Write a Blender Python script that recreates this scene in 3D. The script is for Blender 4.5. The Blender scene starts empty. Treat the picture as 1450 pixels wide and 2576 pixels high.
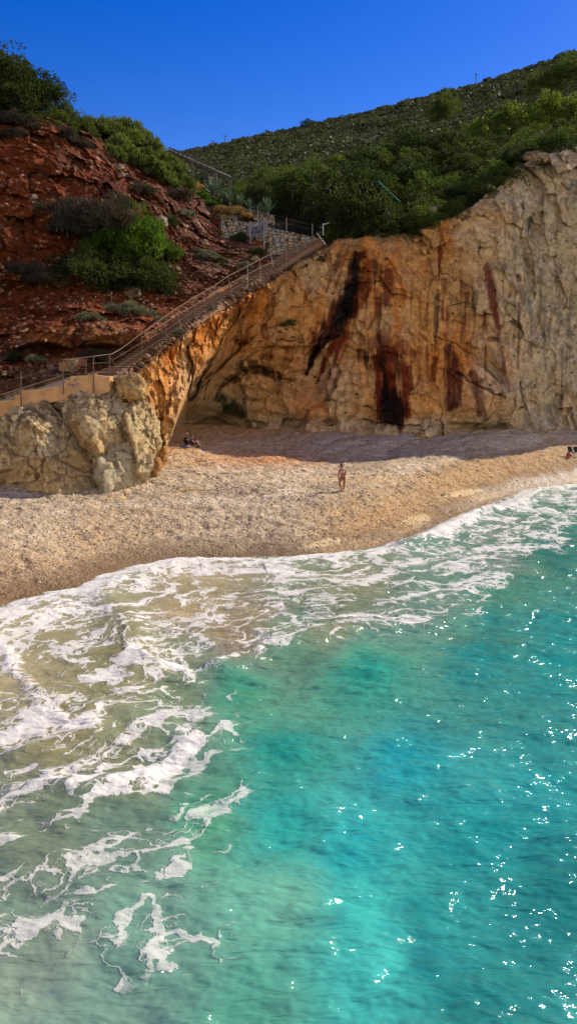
import bpy, bmesh, math, random
import numpy as np
from mathutils import Vector, Matrix
random.seed(7); rng = np.random.default_rng(11)
C = bpy.context.scene.collection
# ------------------------------------------------------------------ camera geometry
FPX = 2021.8; CU, CV = 725.0, 1287.5; CAMZ = 9.0; TH = math.radians(9.4)
ct, st = math.cos(TH), math.sin(TH)
def P(u, v, Y):
    """a point at distance Y in front of the rock the photograph was taken from"""
    u = np.asarray(u, float); v = np.asarray(v, float); Y = np.asarray(Y, float)
    a = (u-CU)/FPX; b = (CV-v)/FPX
    s = Y/(ct+b*st)
    return np.stack([a*s, Y+0*a, CAMZ+(-st+b*ct)*s], -1)
def PV(u, v, Y): return Vector(P(u, v, Y).tolist())
def UV(x, y, z):
    """inverse of P"""
    zz = z-CAMZ; d = y*ct-zz*st; up = y*st+zz*ct
    return CU+FPX*x/d, CV-FPX*up/d
# ------------------------------------------------------------------ numpy noise
def _h(ix, iy, iz, s):
    n = (ix.astype(np.int64)*374761393+iy.astype(np.int64)*668265263+iz.astype(np.int64)*2147483647+s*974634777) & 0xffffffff
    n = ((n ^ (n >> 13))*1274126177) & 0xffffffff
    n = ((n ^ (n >> 16))*2246822519) & 0xffffffff
    return ((n ^ (n >> 15)) & 0xffffff)/float(0xffffff)
def vn(p, s=0):
    f = np.floor(p); r = p-f; i = f.astype(np.int64); w = r*r*r*(r*(r*6-15)+10)
    out = 0
    for dx in (0, 1):
        for dy in (0, 1):
            for dz in (0, 1):
                k = (w[:, 0] if dx else 1-w[:, 0])*(w[:, 1] if dy else 1-w[:, 1])*(w[:, 2] if dz else 1-w[:, 2])
                out = out+k*_h(i[:, 0]+dx, i[:, 1]+dy, i[:, 2]+dz, s)
    return out*2-1
def fbm(p, o=4, s=0, g=0.5):
    a, t, n = 1.0, 0, 0
    for k in range(o):
        t = t+a*vn(p, s+k*17); n += a; a *= g; p = p*2.03+7.1
    return t/n
def ridged(p, o=4, s=0, g=0.5):
    a, t, n = 1.0, 0, 0
    for k in range(o):
        t = t+a*(1-np.abs(vn(p, s+k*13))*1.6); n += a; a *= g; p = p*2.07+3.3
    return t/n
def worley(p, s=0):
    f = np.floor(p-0.5); i = f.astype(np.int64)
    d1 = np.full(len(p), 9.0); d2 = np.full(len(p), 9.0); cid = np.zeros(len(p))
    for dx in (0, 1):
        for dy in (0, 1):
            for dz in (0, 1):
                jx, jy, jz = i[:, 0]+dx, i[:, 1]+dy, i[:, 2]+dz
                q = np.stack([jx+.12+.76*_h(jx, jy, jz, s), jy+.12+.76*_h(jx, jy, jz, s+1), jz+.12+.76*_h(jx, jy, jz, s+2)], -1)
                d = np.sqrt(((q-p)**2).sum(-1)); c = _h(jx, jy, jz, s+3)
                m = d < d1
                d2 = np.where(m, d1, np.minimum(d2, d)); cid = np.where(m, c, cid); d1 = np.where(m, d, d1)
    return d1, d2, cid
def facet(p, s=0):
    """flat tilted facets, one per irregular cell"""
    f = np.floor(p-0.5); i = f.astype(np.int64); d1 = np.full(len(p), 9.0); out = np.zeros(len(p))
    for dx in (0, 1):
        for dy in (0, 1):
            for dz in (0, 1):
                jx, jy, jz = i[:, 0]+dx, i[:, 1]+dy, i[:, 2]+dz
                q = np.stack([jx+.12+.76*_h(jx, jy, jz, s), jy+.12+.76*_h(jx, jy, jz, s+1), jz+.12+.76*_h(jx, jy, jz, s+2)], -1); e = p-q
                d = (e**2).sum(-1); m = d < d1; d1 = np.where(m, d, d1)
                out = np.where(m, e[:, 0]*(2*_h(jx, jy, jz, s+4)-1)+e[:, 2]*(2*_h(jx, jy, jz, s+5)-1)+e[:, 1]*(2*_h(jx, jy, jz, s+6)-1)+.35*(_h(jx, jy, jz, s+7)-.5), out)
    return out
def sstep(a, b, x):
    t = np.clip((x-a)/(b-a), 0, 1); return t*t*(3-2*t)
def lin(c):
    c = np.asarray(c, float)/255.0
    return np.where(c <= 0.04045, c/12.92, ((c+0.055)/1.055)**2.4)
def lerp(a, b, w): return a+(b-a)*w
def mixc(col, c, w): return col+(np.asarray(c)-col)*np.clip(w, 0, 1)[:, None]
def polyd(u, v, pts, W=None):
    """distance to polyline, parameter along it"""
    best = np.full(len(u), 1e9); tt = np.zeros(len(u)); pts = np.array(pts, float); n = len(pts)-1
    for k in range(n):
        a, b = pts[k, :2], pts[k+1, :2]; d = b-a; L = (d**2).sum()
        t = np.clip(((u-a[0])*d[0]+(v-a[1])*d[1])/L, 0, 1)
        q = np.hypot(u-a[0]-t*d[0], v-a[1]-t*d[1])
        m = q < best; best = np.where(m, q, best); tt = np.where(m, k+t, tt)
    return best, tt
# ------------------------------------------------------------------ object helpers
def meta(o, label=None, cat=None, group=None, kind=None):
    if label: o['label'] = label
    if cat: o['category'] = cat
    if group: o['group'] = group
    if kind: o['kind'] = kind
    return o
def raw_mesh(name, V, Fq, col=None, extra=None, smooth=True):
    V = np.asarray(V, np.float32); Fq = np.asarray(Fq, np.int32)
    me = bpy.data.meshes.new(name); n = Fq.shape[1]
    me.vertices.add(len(V)); me.vertices.foreach_set('co', V.ravel())
    me.loops.add(Fq.size); me.loops.foreach_set('vertex_index', Fq.ravel())
    me.polygons.add(len(Fq)); me.polygons.foreach_set('loop_start', np.arange(0, Fq.size, n, dtype=np.int32))
    me.polygons.foreach_set('loop_total', np.full(len(Fq), n, np.int32))
    me.polygons.foreach_set('use_smooth', np.full(len(Fq), smooth, bool))
    if col is not None:
        a = me.color_attributes.new('Col', 'FLOAT_COLOR', 'POINT')
        a.data.foreach_set('color', np.concatenate([col, np.ones((len(V), 1))], 1).astype(np.float32).ravel())
    for k, w in (extra or {}).items():
        a = me.attributes.new(k, 'FLOAT', 'POINT'); a.data.foreach_set('value', np.asarray(w, np.float32))
    me.update(); me.validate()
    return me
def link(name, me, mat=None, parent=None, loc=None):
    o = bpy.data.objects.new(name, me); C.objects.link(o)
    if mat: me.materials.append(mat)
    if parent: o.parent = parent
    if loc is not None: o.location = loc
    return o
def gridF(nr, nc):
    i = np.arange((nr-1)*(nc-1)); r = i//(nc-1); c = i % (nc-1); a = r*nc+c
    return np.stack([a, a+1, a+nc+1, a+nc], -1)
def empty(name, loc, rz=0, parent=None):
    o = bpy.data.objects.new(name, None); C.objects.link(o); o.location = loc; o.rotation_euler = (0, 0, rz)
    o.empty_display_size = 0.2
    if parent: o.parent = parent
    return o
class MB:
    """collects simple shapes into one mesh"""
    def __init__(s): s.bm = bmesh.new()
    def box(s, c, size, rot=None, bev=0):
        r = bmesh.ops.create_cube(s.bm, size=1.0)['verts']
        M = Matrix.Translation(Vector(c)) @ (rot.to_4x4() if rot is not None else Matrix()) @ Matrix.Diagonal((*size, 1))
        bmesh.ops.transform(s.bm, matrix=M, verts=r)
        if bev: bmesh.ops.bevel(s.bm, geom=list({e for v in r for e in v.link_edges}), offset=bev, segments=2, affect='EDGES', profile=0.6)
        return s
    def bar(s, a, b, r, r2=None, n=8):
        a = Vector(a); b = Vector(b); d = b-a
        if d.length < 1e-5: return s
        q = d.to_track_quat('Z', 'Y').to_matrix().to_4x4()
        vs = bmesh.ops.create_cone(s.bm, cap_ends=True, segments=n, radius1=r, radius2=r if r2 is None else r2, depth=d.length)['verts']
        bmesh.ops.transform(s.bm, matrix=Matrix.Translation((a+b)/2) @ q, verts=vs); return s
    def path(s, pts, r, n=6):
        for a, b in zip(pts[:-1], pts[1:]): s.bar(a, b, r, n=n)
        for p in pts[1:-1]: s.ball(p, r*1.02, (1, 1, 1), 1)
        return s
    def ball(s, c, r, sc=(1, 1, 1), sub=2, rot=None):
        vs = bmesh.ops.create_icosphere(s.bm, subdivisions=sub, radius=r)['verts']
        M = Matrix.Translation(Vector(c)) @ (rot.to_4x4() if rot is not None else Matrix()) @ Matrix.Diagonal((*sc, 1))
        bmesh.ops.transform(s.bm, matrix=M, verts=vs); return s
    def prism(s, front, off):
        """front: outline of 3D points; off: vector to the back outline"""
        a = [s.bm.verts.new(Vector(p)) for p in front]; b = [s.bm.verts.new(Vector(p)+Vector(off)) for p in front]
        s.bm.faces.new(a); s.bm.faces.new(b[::-1]); n = len(a)
        for i in range(n): s.bm.faces.new((a[i], b[i], b[(i+1) % n], a[(i+1) % n]))
        return s
    def face(s, pts):
        s.bm.faces.new([s.bm.verts.new(Vector(p)) for p in pts]); return s
    def build(s, name, mat, parent=None, smooth=False, loc=None):
        bmesh.ops.recalc_face_normals(s.bm, faces=s.bm.faces)
        me = bpy.data.meshes.new(name); s.bm.to_mesh(me); s.bm.free()
        if smooth: me.polygons.foreach_set('use_smooth', np.ones(len(me.polygons), bool))
        return link(name, me, mat, parent, loc)
# ------------------------------------------------------------------ materials
def newmat(name):
    m = bpy.data.materials.new(name); m.use_nodes = True; nt = m.node_tree
    b = nt.nodes['Principled BSDF']; return m, nt, b
def N(nt, t, **k):
    n = nt.nodes.new(t)
    for a, v in k.items():
        if a.startswith('i_'): n.inputs[a[2:].replace('_', ' ')].default_value = v
        else: setattr(n, a, v)
    return n
def L(nt, a, b): nt.links.new(a, b)
def math_n(nt, op, a, b=None, clamp=False):
    n = nt.nodes.new('ShaderNodeMath'); n.operation = op; n.use_clamp = clamp
    for i, x in enumerate((a, b)):
        if x is None: continue
        if isinstance(x, (int, float)): n.inputs[i].default_value = x
        else: L(nt, x, n.inputs[i])
    return n.outputs[0]
def remap(nt, x, a, b, c=0.0, d=1.0, smooth=True):
    n = nt.nodes.new('ShaderNodeMapRange'); n.clamp = True
    if smooth: n.interpolation_type = 'SMOOTHSTEP'
    L(nt, x, n.inputs[0])
    for i, q in enumerate((a, b, c, d)):
        if isinstance(q, (int, float)): n.inputs[i+1].default_value = q
        else: L(nt, q, n.inputs[i+1])
    return n.outputs[0]
def mixrgb(nt, f, a, b, mode='MIX'):
    n = nt.nodes.new('ShaderNodeMix'); n.data_type = 'RGBA'; n.blend_type = mode
    for i, x in ((0, f), (6, a), (7, b)):
        if isinstance(x, (int, float)): n.inputs[i].default_value = x
        elif isinstance(x, tuple): n.inputs[i].default_value = (*x, 1) if len(x) == 3 else x
        else: L(nt, x, n.inputs[i])
    return n.outputs[2]
def noise_n(nt, vec, scale, detail=4, rough=0.6, dist=0.0):
    n = N(nt, 'ShaderNodeTexNoise'); n.inputs['Scale'].default_value = scale; n.inputs['Detail'].default_value = detail
    n.inputs['Roughness'].default_value = rough; n.inputs['Distortion'].default_value = dist
    if vec is not None: L(nt, vec, n.inputs['Vector'])
    return n
def objco(nt, scale=(1, 1, 1)):
    t = N(nt, 'ShaderNodeTexCoord'); mp = N(nt, 'ShaderNodeMapping'); mp.inputs['Scale'].default_value = scale
    L(nt, t.outputs['Object'], mp.inputs['Vector']); return mp.outputs[0]
def bump_n(nt, h, strength, dist, prev=None):
    b = N(nt, 'ShaderNodeBump'); b.inputs['Strength'].default_value = strength; b.inputs['Distance'].default_value = dist
    L(nt, h, b.inputs['Height'])
    if prev is not None: L(nt, prev, b.inputs['Normal'])
    return b.outputs[0]
def simple(name, rgb, rough=0.7, metal=0.0, var=0.15, scale=6.0, bump=0.0, sheen=0):
    m, nt, b = newmat(name); co = objco(nt); n = noise_n(nt, co, scale, 5)
    c = np.array(rgb, float)
    L(nt, mixrgb(nt, n.outputs[0], tuple(c*(1-var)), tuple(np.minimum(c*(1+var), 1))), b.inputs['Base Color'])
    b.inputs['Roughness'].default_value = rough; b.inputs['Metallic'].default_value = metal
    if bump: L(nt, bump_n(nt, n.outputs[0], bump, 0.02), b.inputs['Normal'])
    return m
def rock_mat(name, b1=0.5, b2=0.5, fine=1.0, pits=0.35, strk=0.0):
    """rock whose base colour is the mesh's own stain colours, broken up by grain, pits and run-down streaks"""
    m, nt, b = newmat(name); at = N(nt, 'ShaderNodeAttribute', attribute_name='Col'); co = objco(nt)
    n1 = noise_n(nt, co, 1.3*fine, 9, 0.7, 0.5); n2 = noise_n(nt, co, 5*fine, 7, 0.75, .3); n3 = noise_n(nt, co, .45*fine, 5, .6, .8)
    v2 = N(nt, 'ShaderNodeTexVoronoi'); v2.inputs['Scale'].default_value = 2.6*fine; v2.inputs['Randomness'].default_value = 1.0
    wv = N(nt, 'ShaderNodeVectorMath', operation='ADD'); L(nt, co, wv.inputs[0]); L(nt, n1.outputs['Color'], wv.inputs[1]); L(nt, wv.outputs[0], v2.inputs['Vector'])
    c = mixrgb(nt, remap(nt, n1.outputs[0], 0.36, 0.66), mixrgb(nt, 1.0, at.outputs['Color'], (0.80, 0.72, 0.62), 'MULTIPLY'), mixrgb(nt, 1.0, at.outputs['Color'], (1.28, 1.27, 1.25), 'MULTIPLY'))
    c = mixrgb(nt, remap(nt, n3.outputs[0], 0.5, 0.7, 0, .5), c, mixrgb(nt, 1.0, c, (1.2, 1.25, 1.35), 'MULTIPLY'))
    if strk:
        ns = noise_n(nt, objco(nt, (1.5, 1.1, .3)), 1.6, 6, .65, .3); c = mixrgb(nt, remap(nt, ns.outputs[0], 0.52, 0.68, 0, strk), c, mixrgb(nt, 1.0, c, (.52, .38, .28), 'MULTIPLY'))
        c = mixrgb(nt, remap(nt, ns.outputs[0], 0.44, 0.34, 0, strk), c, mixrgb(nt, 1.0, c, (1.25, 1.3, 1.35), 'MULTIPLY'))
    c = mixrgb(nt, remap(nt, n2.outputs[0], 0.32, 0.46, pits*1.6, 0.0), c, mixrgb(nt, 1.0, c, (0.30, 0.26, 0.25), 'MULTIPLY'))
    L(nt, c, b.inputs['Base Color']); b.inputs['Roughness'].default_value = 0.93; b.inputs['Specular IOR Level'].default_value = 0.15
    w = bump_n(nt, n1.outputs[0], b1, 0.9)
    w = bump_n(nt, n2.outputs[0], b2, 0.25, w)
    L(nt, bump_n(nt, v2.outputs[0], 0.4, 0.18, w), b.inputs['Normal'])
    return m
M_cliff = rock_mat('limestone_cliff', 0.9, 1.0, 1, .3, .4)
M_soil = rock_mat('red_soil', 0.6, 1.0, 1.4, 0.5)
M_bould = rock_mat('pale_limestone', 1.0, 1.0, 2.0, 0.45)
# ------------------------------------------------------------------ beach height
SH = [(-900, 1790), (-300, 1660), (0, 1556), (60, 1522), (130, 1503), (220, 1490), (285, 1460), (350, 1434), (420, 1422), (500, 1417), (580, 1416), (650, 1410), (730, 1411), (800, 1408), (860, 1398), (920, 1390), (1010, 1376),
      (1090, 1348), (1180, 1306), (1260, 1265), (1340, 1236), (1450, 1222), (1600, 1200), (1900, 1160)]
SHW = []
for (u, v) in SH:   # where those meet sea level
    k = P(u, v, 1.0); s = -CAMZ/(k[2]-CAMZ); SHW.append((k[0]*s, s))
SHW = np.array([(-400, -60)]+SHW+[(400, 260)], float)
def shore_s(x, y):
    """signed distance inland from the waterline, and distance along it"""
    d, t = polyd(x, y, SHW); i = np.clip(t.astype(int), 0, len(SHW)-2); a = SHW[i]; b = SHW[i+1]
    sg = (b[:, 0]-a[:, 0])*(y-a[:, 1])-(b[:, 1]-a[:, 1])*(x-a[:, 0])
    cum = np.concatenate([[0], np.cumsum(np.hypot(*np.diff(SHW, axis=0).T))])
    return np.where(sg > 0, d, -d), cum[i]+(t-i)*(cum[i+1]-cum[i])
PS = np.array([(-400, -30), (-60, -12), (-25, -4.5), (-8, -1.3), (0, 0.0), (1.2, .25), (3, .75), (6.7, 1.85), (9.4, 2.25), (15, 2.85), (20, 3.7), (25, 4.1), (32, 4.5), (50, 5.5), (500, 16)], float)
YBASE = np.array([(-10, 76), (3, 74.6), (10, 74.2), (18, 77), (22, 78), (29, 81), (60, 92), (200, 140)], float)
def beach_z(x, y, detail=True):
    s, al = shore_s(x, y); c_ = np.clip(np.interp(x, YBASE[:, 0], YBASE[:, 1])-y, 0, 99); sp_ = np.clip(s, .5, 99); k_ = lerp(1.0, np.clip(25/(sp_+c_), .95, 3.5), sstep(-9, 0, x)); se_ = np.where(s > 0, s*k_, s); z = np.interp(se_, PS[:, 0], PS[:, 1])
    p = np.stack([x, y, 0*x], -1)
    if detail:
        inl = sstep(0.3, 4, s); R = np.clip(1.0-s/60, 0.3, 1)
        z = z+inl*(0.12*fbm(p*0.25, 3, 5)+0.10*fbm(p*np.array([1.1, 1.6, 1]), 3, 9)-.09*np.clip(-.05+fbm(p*np.array([1.7, 2.2, 1])+9, 2, 11), 0, 1)*2+0.11*ridged(np.stack([x*.75+y*.55, y*.28-x*.2, 0*x], -1), 3, 19)*sstep(8, 16, s)+0.06*ridged(p*np.array([2.2, 2.6, 1]), 4, 15))
        z = z+0.10*sstep(0.5, 2, s)*np.sin(s*0.9+2*vn(p*0.08, 3))*np.clip(1-s/25, 0, 1)
    return z, s, al
def ground(x, y): return float(beach_z(np.array([x], float), np.array([y], float))[0][0])
def ground_at(u, v):
    Yq = np.linspace(26, 92, 700); q = P(u+0*Yq, v+0*Yq, Yq); g = beach_z(q[:, 0], q[:, 1])[0]; k = np.nonzero(q[:, 2] <= g)[0]; k = k[0] if len(k) else 300
    return Vector((q[k, 0], q[k, 1], g[k]))
# ------------------------------------------------------------------ rock surface: depth control points (u, v, distance)
SHARED = [(400, 870, 56.5), (450, 830, 59.5), (500, 790, 62), (560, 750, 65), (620, 725, 68), (700, 685, 72.5), (780, 635, 77), (430, 900, 58), (470, 870, 60.5), (520, 820, 63.5), (580, 790, 66.5), (550, 850, 66.2), (500, 900, 62.5),
          (840, 610, 78.4), (900, 600, 77.8), (880, 680, 77.3), (800, 700, 76.5)]
NEARP = [(430, 960, 57.3), (425, 1020, 57), (415, 1090, 56.6), (400, 1180, 55.2), (395, 1300, 55), (370, 1215, 52.8), (365, 1080, 54.2), (360, 950, 54.5), (330, 1000, 53), (300, 1100, 52), (300, 1250, 51.5), (200, 1000, 51), (200, 1250, 51),
         (100, 1030, 50.3), (0, 1030, 49.8), (0, 1250, 50), (-220, 1020, 48), (-220, 1280, 48.5), (470, 1020, 58.5), (450, 1150, 57.8), (480, 1300, 58),
         (0, 940, 51.5), (150, 925, 52.5), (265, 905, 54.5), (310, 880, 55.5), (0, 860, 54.5), (100, 850, 55), (200, 880, 54.8), (215, 818, 55.6), (340, 818, 57), (300, 800, 58.5), (380, 790, 60), (-220, 850, 52),
         (0, 750, 57.5), (100, 760, 58), (200, 740, 60), (300, 740, 62), (400, 730, 64.5), (480, 700, 66.5), (0, 600, 59), (150, 600, 61.5), (300, 600, 66), (450, 620, 70.5), (550, 640, 72), (620, 650, 72.5), (660, 630, 74.5),
         (0, 450, 61.5), (150, 450, 64), (300, 450, 69), (400, 480, 73), (500, 550, 75.5), (560, 590, 76.8), (620, 600, 77), (0, 330, 64.5), (150, 330, 67), (250, 370, 70.5), (380, 430, 76), (480, 480, 80), (540, 530, 81), (600, 570, 80),
         (-220, 400, 60), (-220, 150, 64), (0, 240, 67), (100, 280, 68.5), (200, 320, 71), (300, 370, 74), (700, 610, 79.5), (760, 600, 80.5), (820, 590, 81), (-220, 600, 56)]
FARP = [(470, 1150, 78), (465, 1060, 77.5), (470, 1030, 73), (485, 1000, 69.5), (480, 960, 67.5), (540, 1068, 82), (600, 1075, 80), (540, 1030, 77.5), (540, 960, 74), (600, 1040, 78), (620, 1090, 79.5), (700, 1085, 77.6), (780, 1085, 74.6), (850, 1082, 75), (925, 1085, 74.6), (1000, 1090, 74.2), (1100, 1087, 75), (1160, 1080, 78), (1220, 1078, 79.5), (1270, 1078, 79.5), (1200, 1050, 76.4), (1310, 1085, 78), (1380, 1085, 79.5), (1450, 1080, 81), (1750, 1070, 86), (600, 950, 76.5), (700, 960, 77), (640, 880, 74), (650, 820, 72), (750, 880, 75), (750, 800, 74), (700, 740, 71.5), (800, 920, 75.3), (820, 1000, 75.1), (700, 1030, 77.5), (900, 1000, 75.0), (900, 860, 75.7), (890, 780, 75.9), (1000, 880, 75.6), (1000, 960, 75.1), (1100, 960, 76.1), (1000, 780, 76.4), (1000, 690, 77.3), (950, 590, 78.7), (1050, 585, 79.2), (1100, 560, 80.0), (1100, 700, 78.3), (1100, 850, 77.2), (1150, 540, 80.8), (1200, 510, 81.7), (1260, 470, 82.6), (1310, 415, 83.5), (1290, 550, 81.6), (1290, 700, 80.0), (1290, 850, 79.0), (1290, 1000, 77.6), (1340, 600, 83.0), (1340, 800, 81.1), (1340, 1000, 79.6), (1200, 800, 78.8), (1200, 650, 80.2), (1200, 950, 77.5), (1400, 380, 85.4), (1450, 370, 86.3), (1430, 600, 84.2), (1430, 800, 82.7), (1430, 960, 81.6), (1750, 300, 91.3), (1750, 700, 88.2), (1750, 1000, 86.7), (1000, 1200, 74), (700, 1200, 76.5), (1300, 1200, 79), (470, 1300, 78), (1750, 1300, 86), (850, 1300, 75)]
def tps(pts, UVq):
    pts = np.array(pts, float); X = pts[:, :2]/500.0; n = len(X)
    def K(a, b):
        r2 = ((a[:, None]-b[None])**2).sum(-1)+1e-9; return r2*np.log(r2)
    A = np.zeros((n+3, n+3)); A[:n, :n] = K(X, X)+1e-3*np.eye(n); A[:n, n] = 1; A[:n, n+1:] = X; A[n, :n] = 1; A[n+1:, :n] = X.T
    w = np.linalg.solve(A, np.concatenate([pts[:, 2], [0, 0, 0]]))
    Q = UVq/500.0; out = np.zeros(len(Q))
    for k in range(0, len(Q), 20000):
        q = Q[k:k+20000]; out[k:k+20000] = K(q, X) @ w[:n]+w[n]+q @ w[n+1:]
    return out
GU0, GV0, GS = -260.0, 60.0, 6.0; GNU, GNV = 340, 215
_gu, _gv = np.meshgrid(GU0+GS*np.arange(GNU), GV0+GS*np.arange(GNV)); _q = np.stack([_gu.ravel(), _gv.ravel()], -1)
YN = tps(SHARED+NEARP, _q).reshape(GNV, GNU); YF = tps(SHARED+FARP, _q).reshape(GNV, GNU)
def bil(G, u, v):
    a = np.clip((u-GU0)/GS, 0, GNU-1.001); b = np.clip((v-GV0)/GS, 0, GNV-1.001); i = a.astype(int); j = b.astype(int); a = a-i; b = b-j
    return (G[j, i]*(1-a)+G[j, i+1]*a)*(1-b)+(G[j+1, i]*(1-a)+G[j+1, i+1]*a)*b
LIPV = np.array([60, 560, 600, 680, 780, 860, 920, 970, 1010, 1060, 1100, 1140, 1180, 1220, 1320], float)
LIPU = np.array([880, 880, 850, 720, 600, 540, 500, 478, 462, 444, 430, 412, 392, 372, 340], float)
def lipw(u, v):
    l = np.interp(v, LIPV, LIPU); w = np.interp(v, [600, 900, 1000, 1060], [60, 40, 14, 7])
    return sstep(-w, w, u-l-w*0.4)
def Ysurf(u, v):
    u = np.asarray(u, float); v = np.asarray(v, float); return lerp(bil(YN, u, v), bil(YF, u, v), lipw(u, v))
def SP(u, v, off=0.0):
    """point on the rock surface (off metres nearer)"""
    return PV(u, v, float(Ysurf(np.array([u]), np.array([v]))[0])-off)
TOPL = np.array([(-260, 130), (0, 225), (60, 248), (120, 290), (200, 325), (300, 372), (400, 432), (480, 482), (540, 520), (570, 545), (620, 560), (680, 575), (760, 590), (820, 592), (860, 606), (920, 596), (955, 582), (1000, 590), (1060, 575), (1100, 560), (1150, 540), (1200, 512),
                 (1230, 485), (1262, 466), (1290, 432), (1312, 408), (1345, 398), (1400, 382), (1450, 368), (1800, 300)], float)
BACKL = np.array([(-260, 150), (0, 250), (200, 345), (400, 452), (520, 520), (560, 500), (620, 485), (700, 465), (800, 440), (900, 410), (1000, 385), (1180, 370), (1300, 340), (1450, 310), (1800, 240)], float)
# wanted long cracks on the cliff (u,v...), width, depth
CRACKS = [([(690, 792), (730, 778), (790, 752), (842, 735)], 2.4, 0.5), ([(655, 852), (700, 857), (770, 856), (850, 846)], 2.6, 0.5), ([(870, 872), (920, 873), (975, 885), (1040, 912), (1100, 930), (1150, 945), (1215, 975), (1265, 1000)], 2.6, 0.55),
          ([(815, 1005), (870, 1012), (930, 1030), (1000, 1040), (1080, 1052)], 1.8, 0.3), ([(790, 1028), (860, 1046), (940, 1062), (1060, 1072)], 1.8, 0.4), ([(765, 805), (800, 790), (850, 782), (880, 790)], 1.8, 0.4), ([(1090, 775), (1160, 760), (1220, 772), (1262, 778)], 1.6, 0.3),
          ([(1100, 850), (1145, 866), (1190, 890), (1245, 955)], 1.5, 0.3), ([(845, 735), (905, 712), (955, 700)], 1.8, 0.35), ([(300, 1000), (306, 1030), (330, 1060)], 2, .3), ([(560, 870), (600, 850), (645, 848)], 2.0, 0.35), ([(1205, 605), (1210, 700), (1235, 760), (1290, 800)], 1.5, 0.3)]
# pockets / little caves
HOLES = [(610, 935, 10, 12, 1.2), (668, 940, 8, 9, 1.2), (675, 872, 8, 3, .6), (700, 835, 6, 3, .5), (730, 850, 5, 3, .5), (715, 828, 5, 3, .5), (1240, 850, 16, 6, .8), (1300, 700, 8, 10, .7), (1330, 560, 6, 16, .9), (605, 862, 22, 8, 1.2), (640, 930, 34, 9, 1.3), (690, 945, 22, 10, 1.2), (665, 900, 26, 10, .9), (560, 795, 10, 8, .9), (585, 955, 28, 8, 0.8), (720, 955, 16, 6, 1.0), (505, 1085, 62, 17, 3.0), (735, 1062, 30, 10, 1.2), (640, 1066, 30, 12, 1.0), (825, 1062, 24, 8, 1.1), (1180, 1072, 80, 12, 1.2)]
NC, NRa, NRb = 900, 680, 50
cu = np.linspace(-240, 1720, NC)
vtop = np.interp(cu, TOPL[:, 0], TOPL[:, 1]); vtop = vtop+3.5*vn(np.stack([cu*0.05, 0*cu, 0*cu], -1), 3)+2.5*vn(np.stack([cu*0.17, 0*cu, 0*cu], -1), 4)
vback = np.interp(cu, BACKL[:, 0], BACKL[:, 1])
vbot = np.interp(cu, [-240, 380, 470, 520, 1720], [1310, 1310, 1230, 1140, 1130])
t = np.linspace(0, 1, NRa)[:, None]; VV = vbot[None]*(1-t)+vtop[None]*t; UU = np.repeat(cu[None], NRa, 0)
u0, v0 = UU.ravel(), VV.ravel(); Y0 = Ysurf(u0, v0); p0 = P(u0, v0, Y0)
lw = lipw(u0, v0)
# which vertices are red hillside (left, above the stairs) and which are rock
STL = np.array([(-260, 1020), (0, 1000), (160, 955), (275, 940), (300, 925), (350, 885), (420, 832), (480, 785), (540, 745), (610, 705), (680, 665), (740, 635), (800, 612), (860, 600), (900, 580), (1800, 0)], float)
sv = np.interp(u0, STL[:, 0], STL[:, 1])
hill = sstep(4, -10, v0-sv+10*fbm(p0*0.5, 3, 77))*sstep(860, 800, u0)
wx = fbm(p0*0.35, 4, 21); wz = fbm(p0*0.35, 4, 22)
pw = p0+np.stack([wx, wz, -wx], -1)*0.9
cl = 1-hill
right = sstep(1080, 1330, u0)*cl; inside = lw*cl*sstep(1150, 900, u0)
D = 1.0*fbm(pw*0.16, 3, 31)*cl
D += cl*(0.28*ridged(pw*np.array([.42, .42, .30]), 6, 33, .5)-0.15)
D += cl*0.10*ridged(pw*np.array([1.6, 1.6, 1.0]), 4, 37)
flute = ridged(np.stack([pw[:, 0]*0.55, pw[:, 1]*0.3, pw[:, 2]*0.07], -1), 4, 41)
D += right*(.12*flute-0.06)+cl*(1-right)*lw*0.15*flute+right*.5*facet(pw*np.array([.45, .45, .36]), 371)+right*.22*ridged(pw*1.1, 4, 377)
bed = pw[:, 2]*0.9+pw[:, 0]*0.12+0.5*fbm(p0*0.2, 3, 43); fr = bed-np.floor(bed)
D += cl*(1-right)*(0.34*np.abs(fr-0.5)*2-0.17)*(0.4+0.6*sstep(-.2, .3, vn(p0*0.3, 45)))
d1, d2, cid = worley(pw*np.array([0.5, 0.5, 0.4]), 51)
D += cl*(1.25*facet(pw*np.array([.24, .24, .17]), 351)+.5*facet(pw*np.array([.7, .7, .5])+3, 353)+.10*facet(pw*np.array([2.6, 2.6, 1.8]), 355))
armz = cl*(1-lw)
d1, d2, cid = worley(pw*np.array([0.9, 0.9, 0.7])+5, 57)
D += armz*(0.8*facet(pw*np.array([.6, .6, .42]), 357)+.3*facet(pw*2.2, 358)+.22*ridged(pw*np.array([1.1, 1.1, .6]), 5, 59)-.15)
d1, d2, c3 = worley(pw*3.2, 61)
D += cl*0.07*(1-d1*1.4)*np.where(lw > .5, 0.7, 1.3)
uw = u0+7*wx; vw = v0+7*wz
crk = np.zeros(len(u0)); cw_ = fbm(p0*1.1, 4, 64)
for pts, w, dep in CRACKS:
    d, tt = polyd(uw+9*cw_, vw+12*cw_, pts); w = w*(.55+.9*sstep(-.4, .4, cw_)); m = np.exp(-(d/w)**2)*sstep(-.45, .25, vn(p0*0.5, 63)); D -= m*dep; crk = np.maximum(crk, m)
    above = np.exp(-((d-5)/6)**2); D += 0.0*above
for (hu, hv, ru, rv, dep) in HOLES:
    m = sstep(1.15, 0.55, np.hypot((uw-hu)/ru, (vw-hv)/rv)+0.5*fbm(p0*0.9, 3, 65)); D -= m*dep*np.where(u0 > 445+0*u0, 1, 0)
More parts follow.
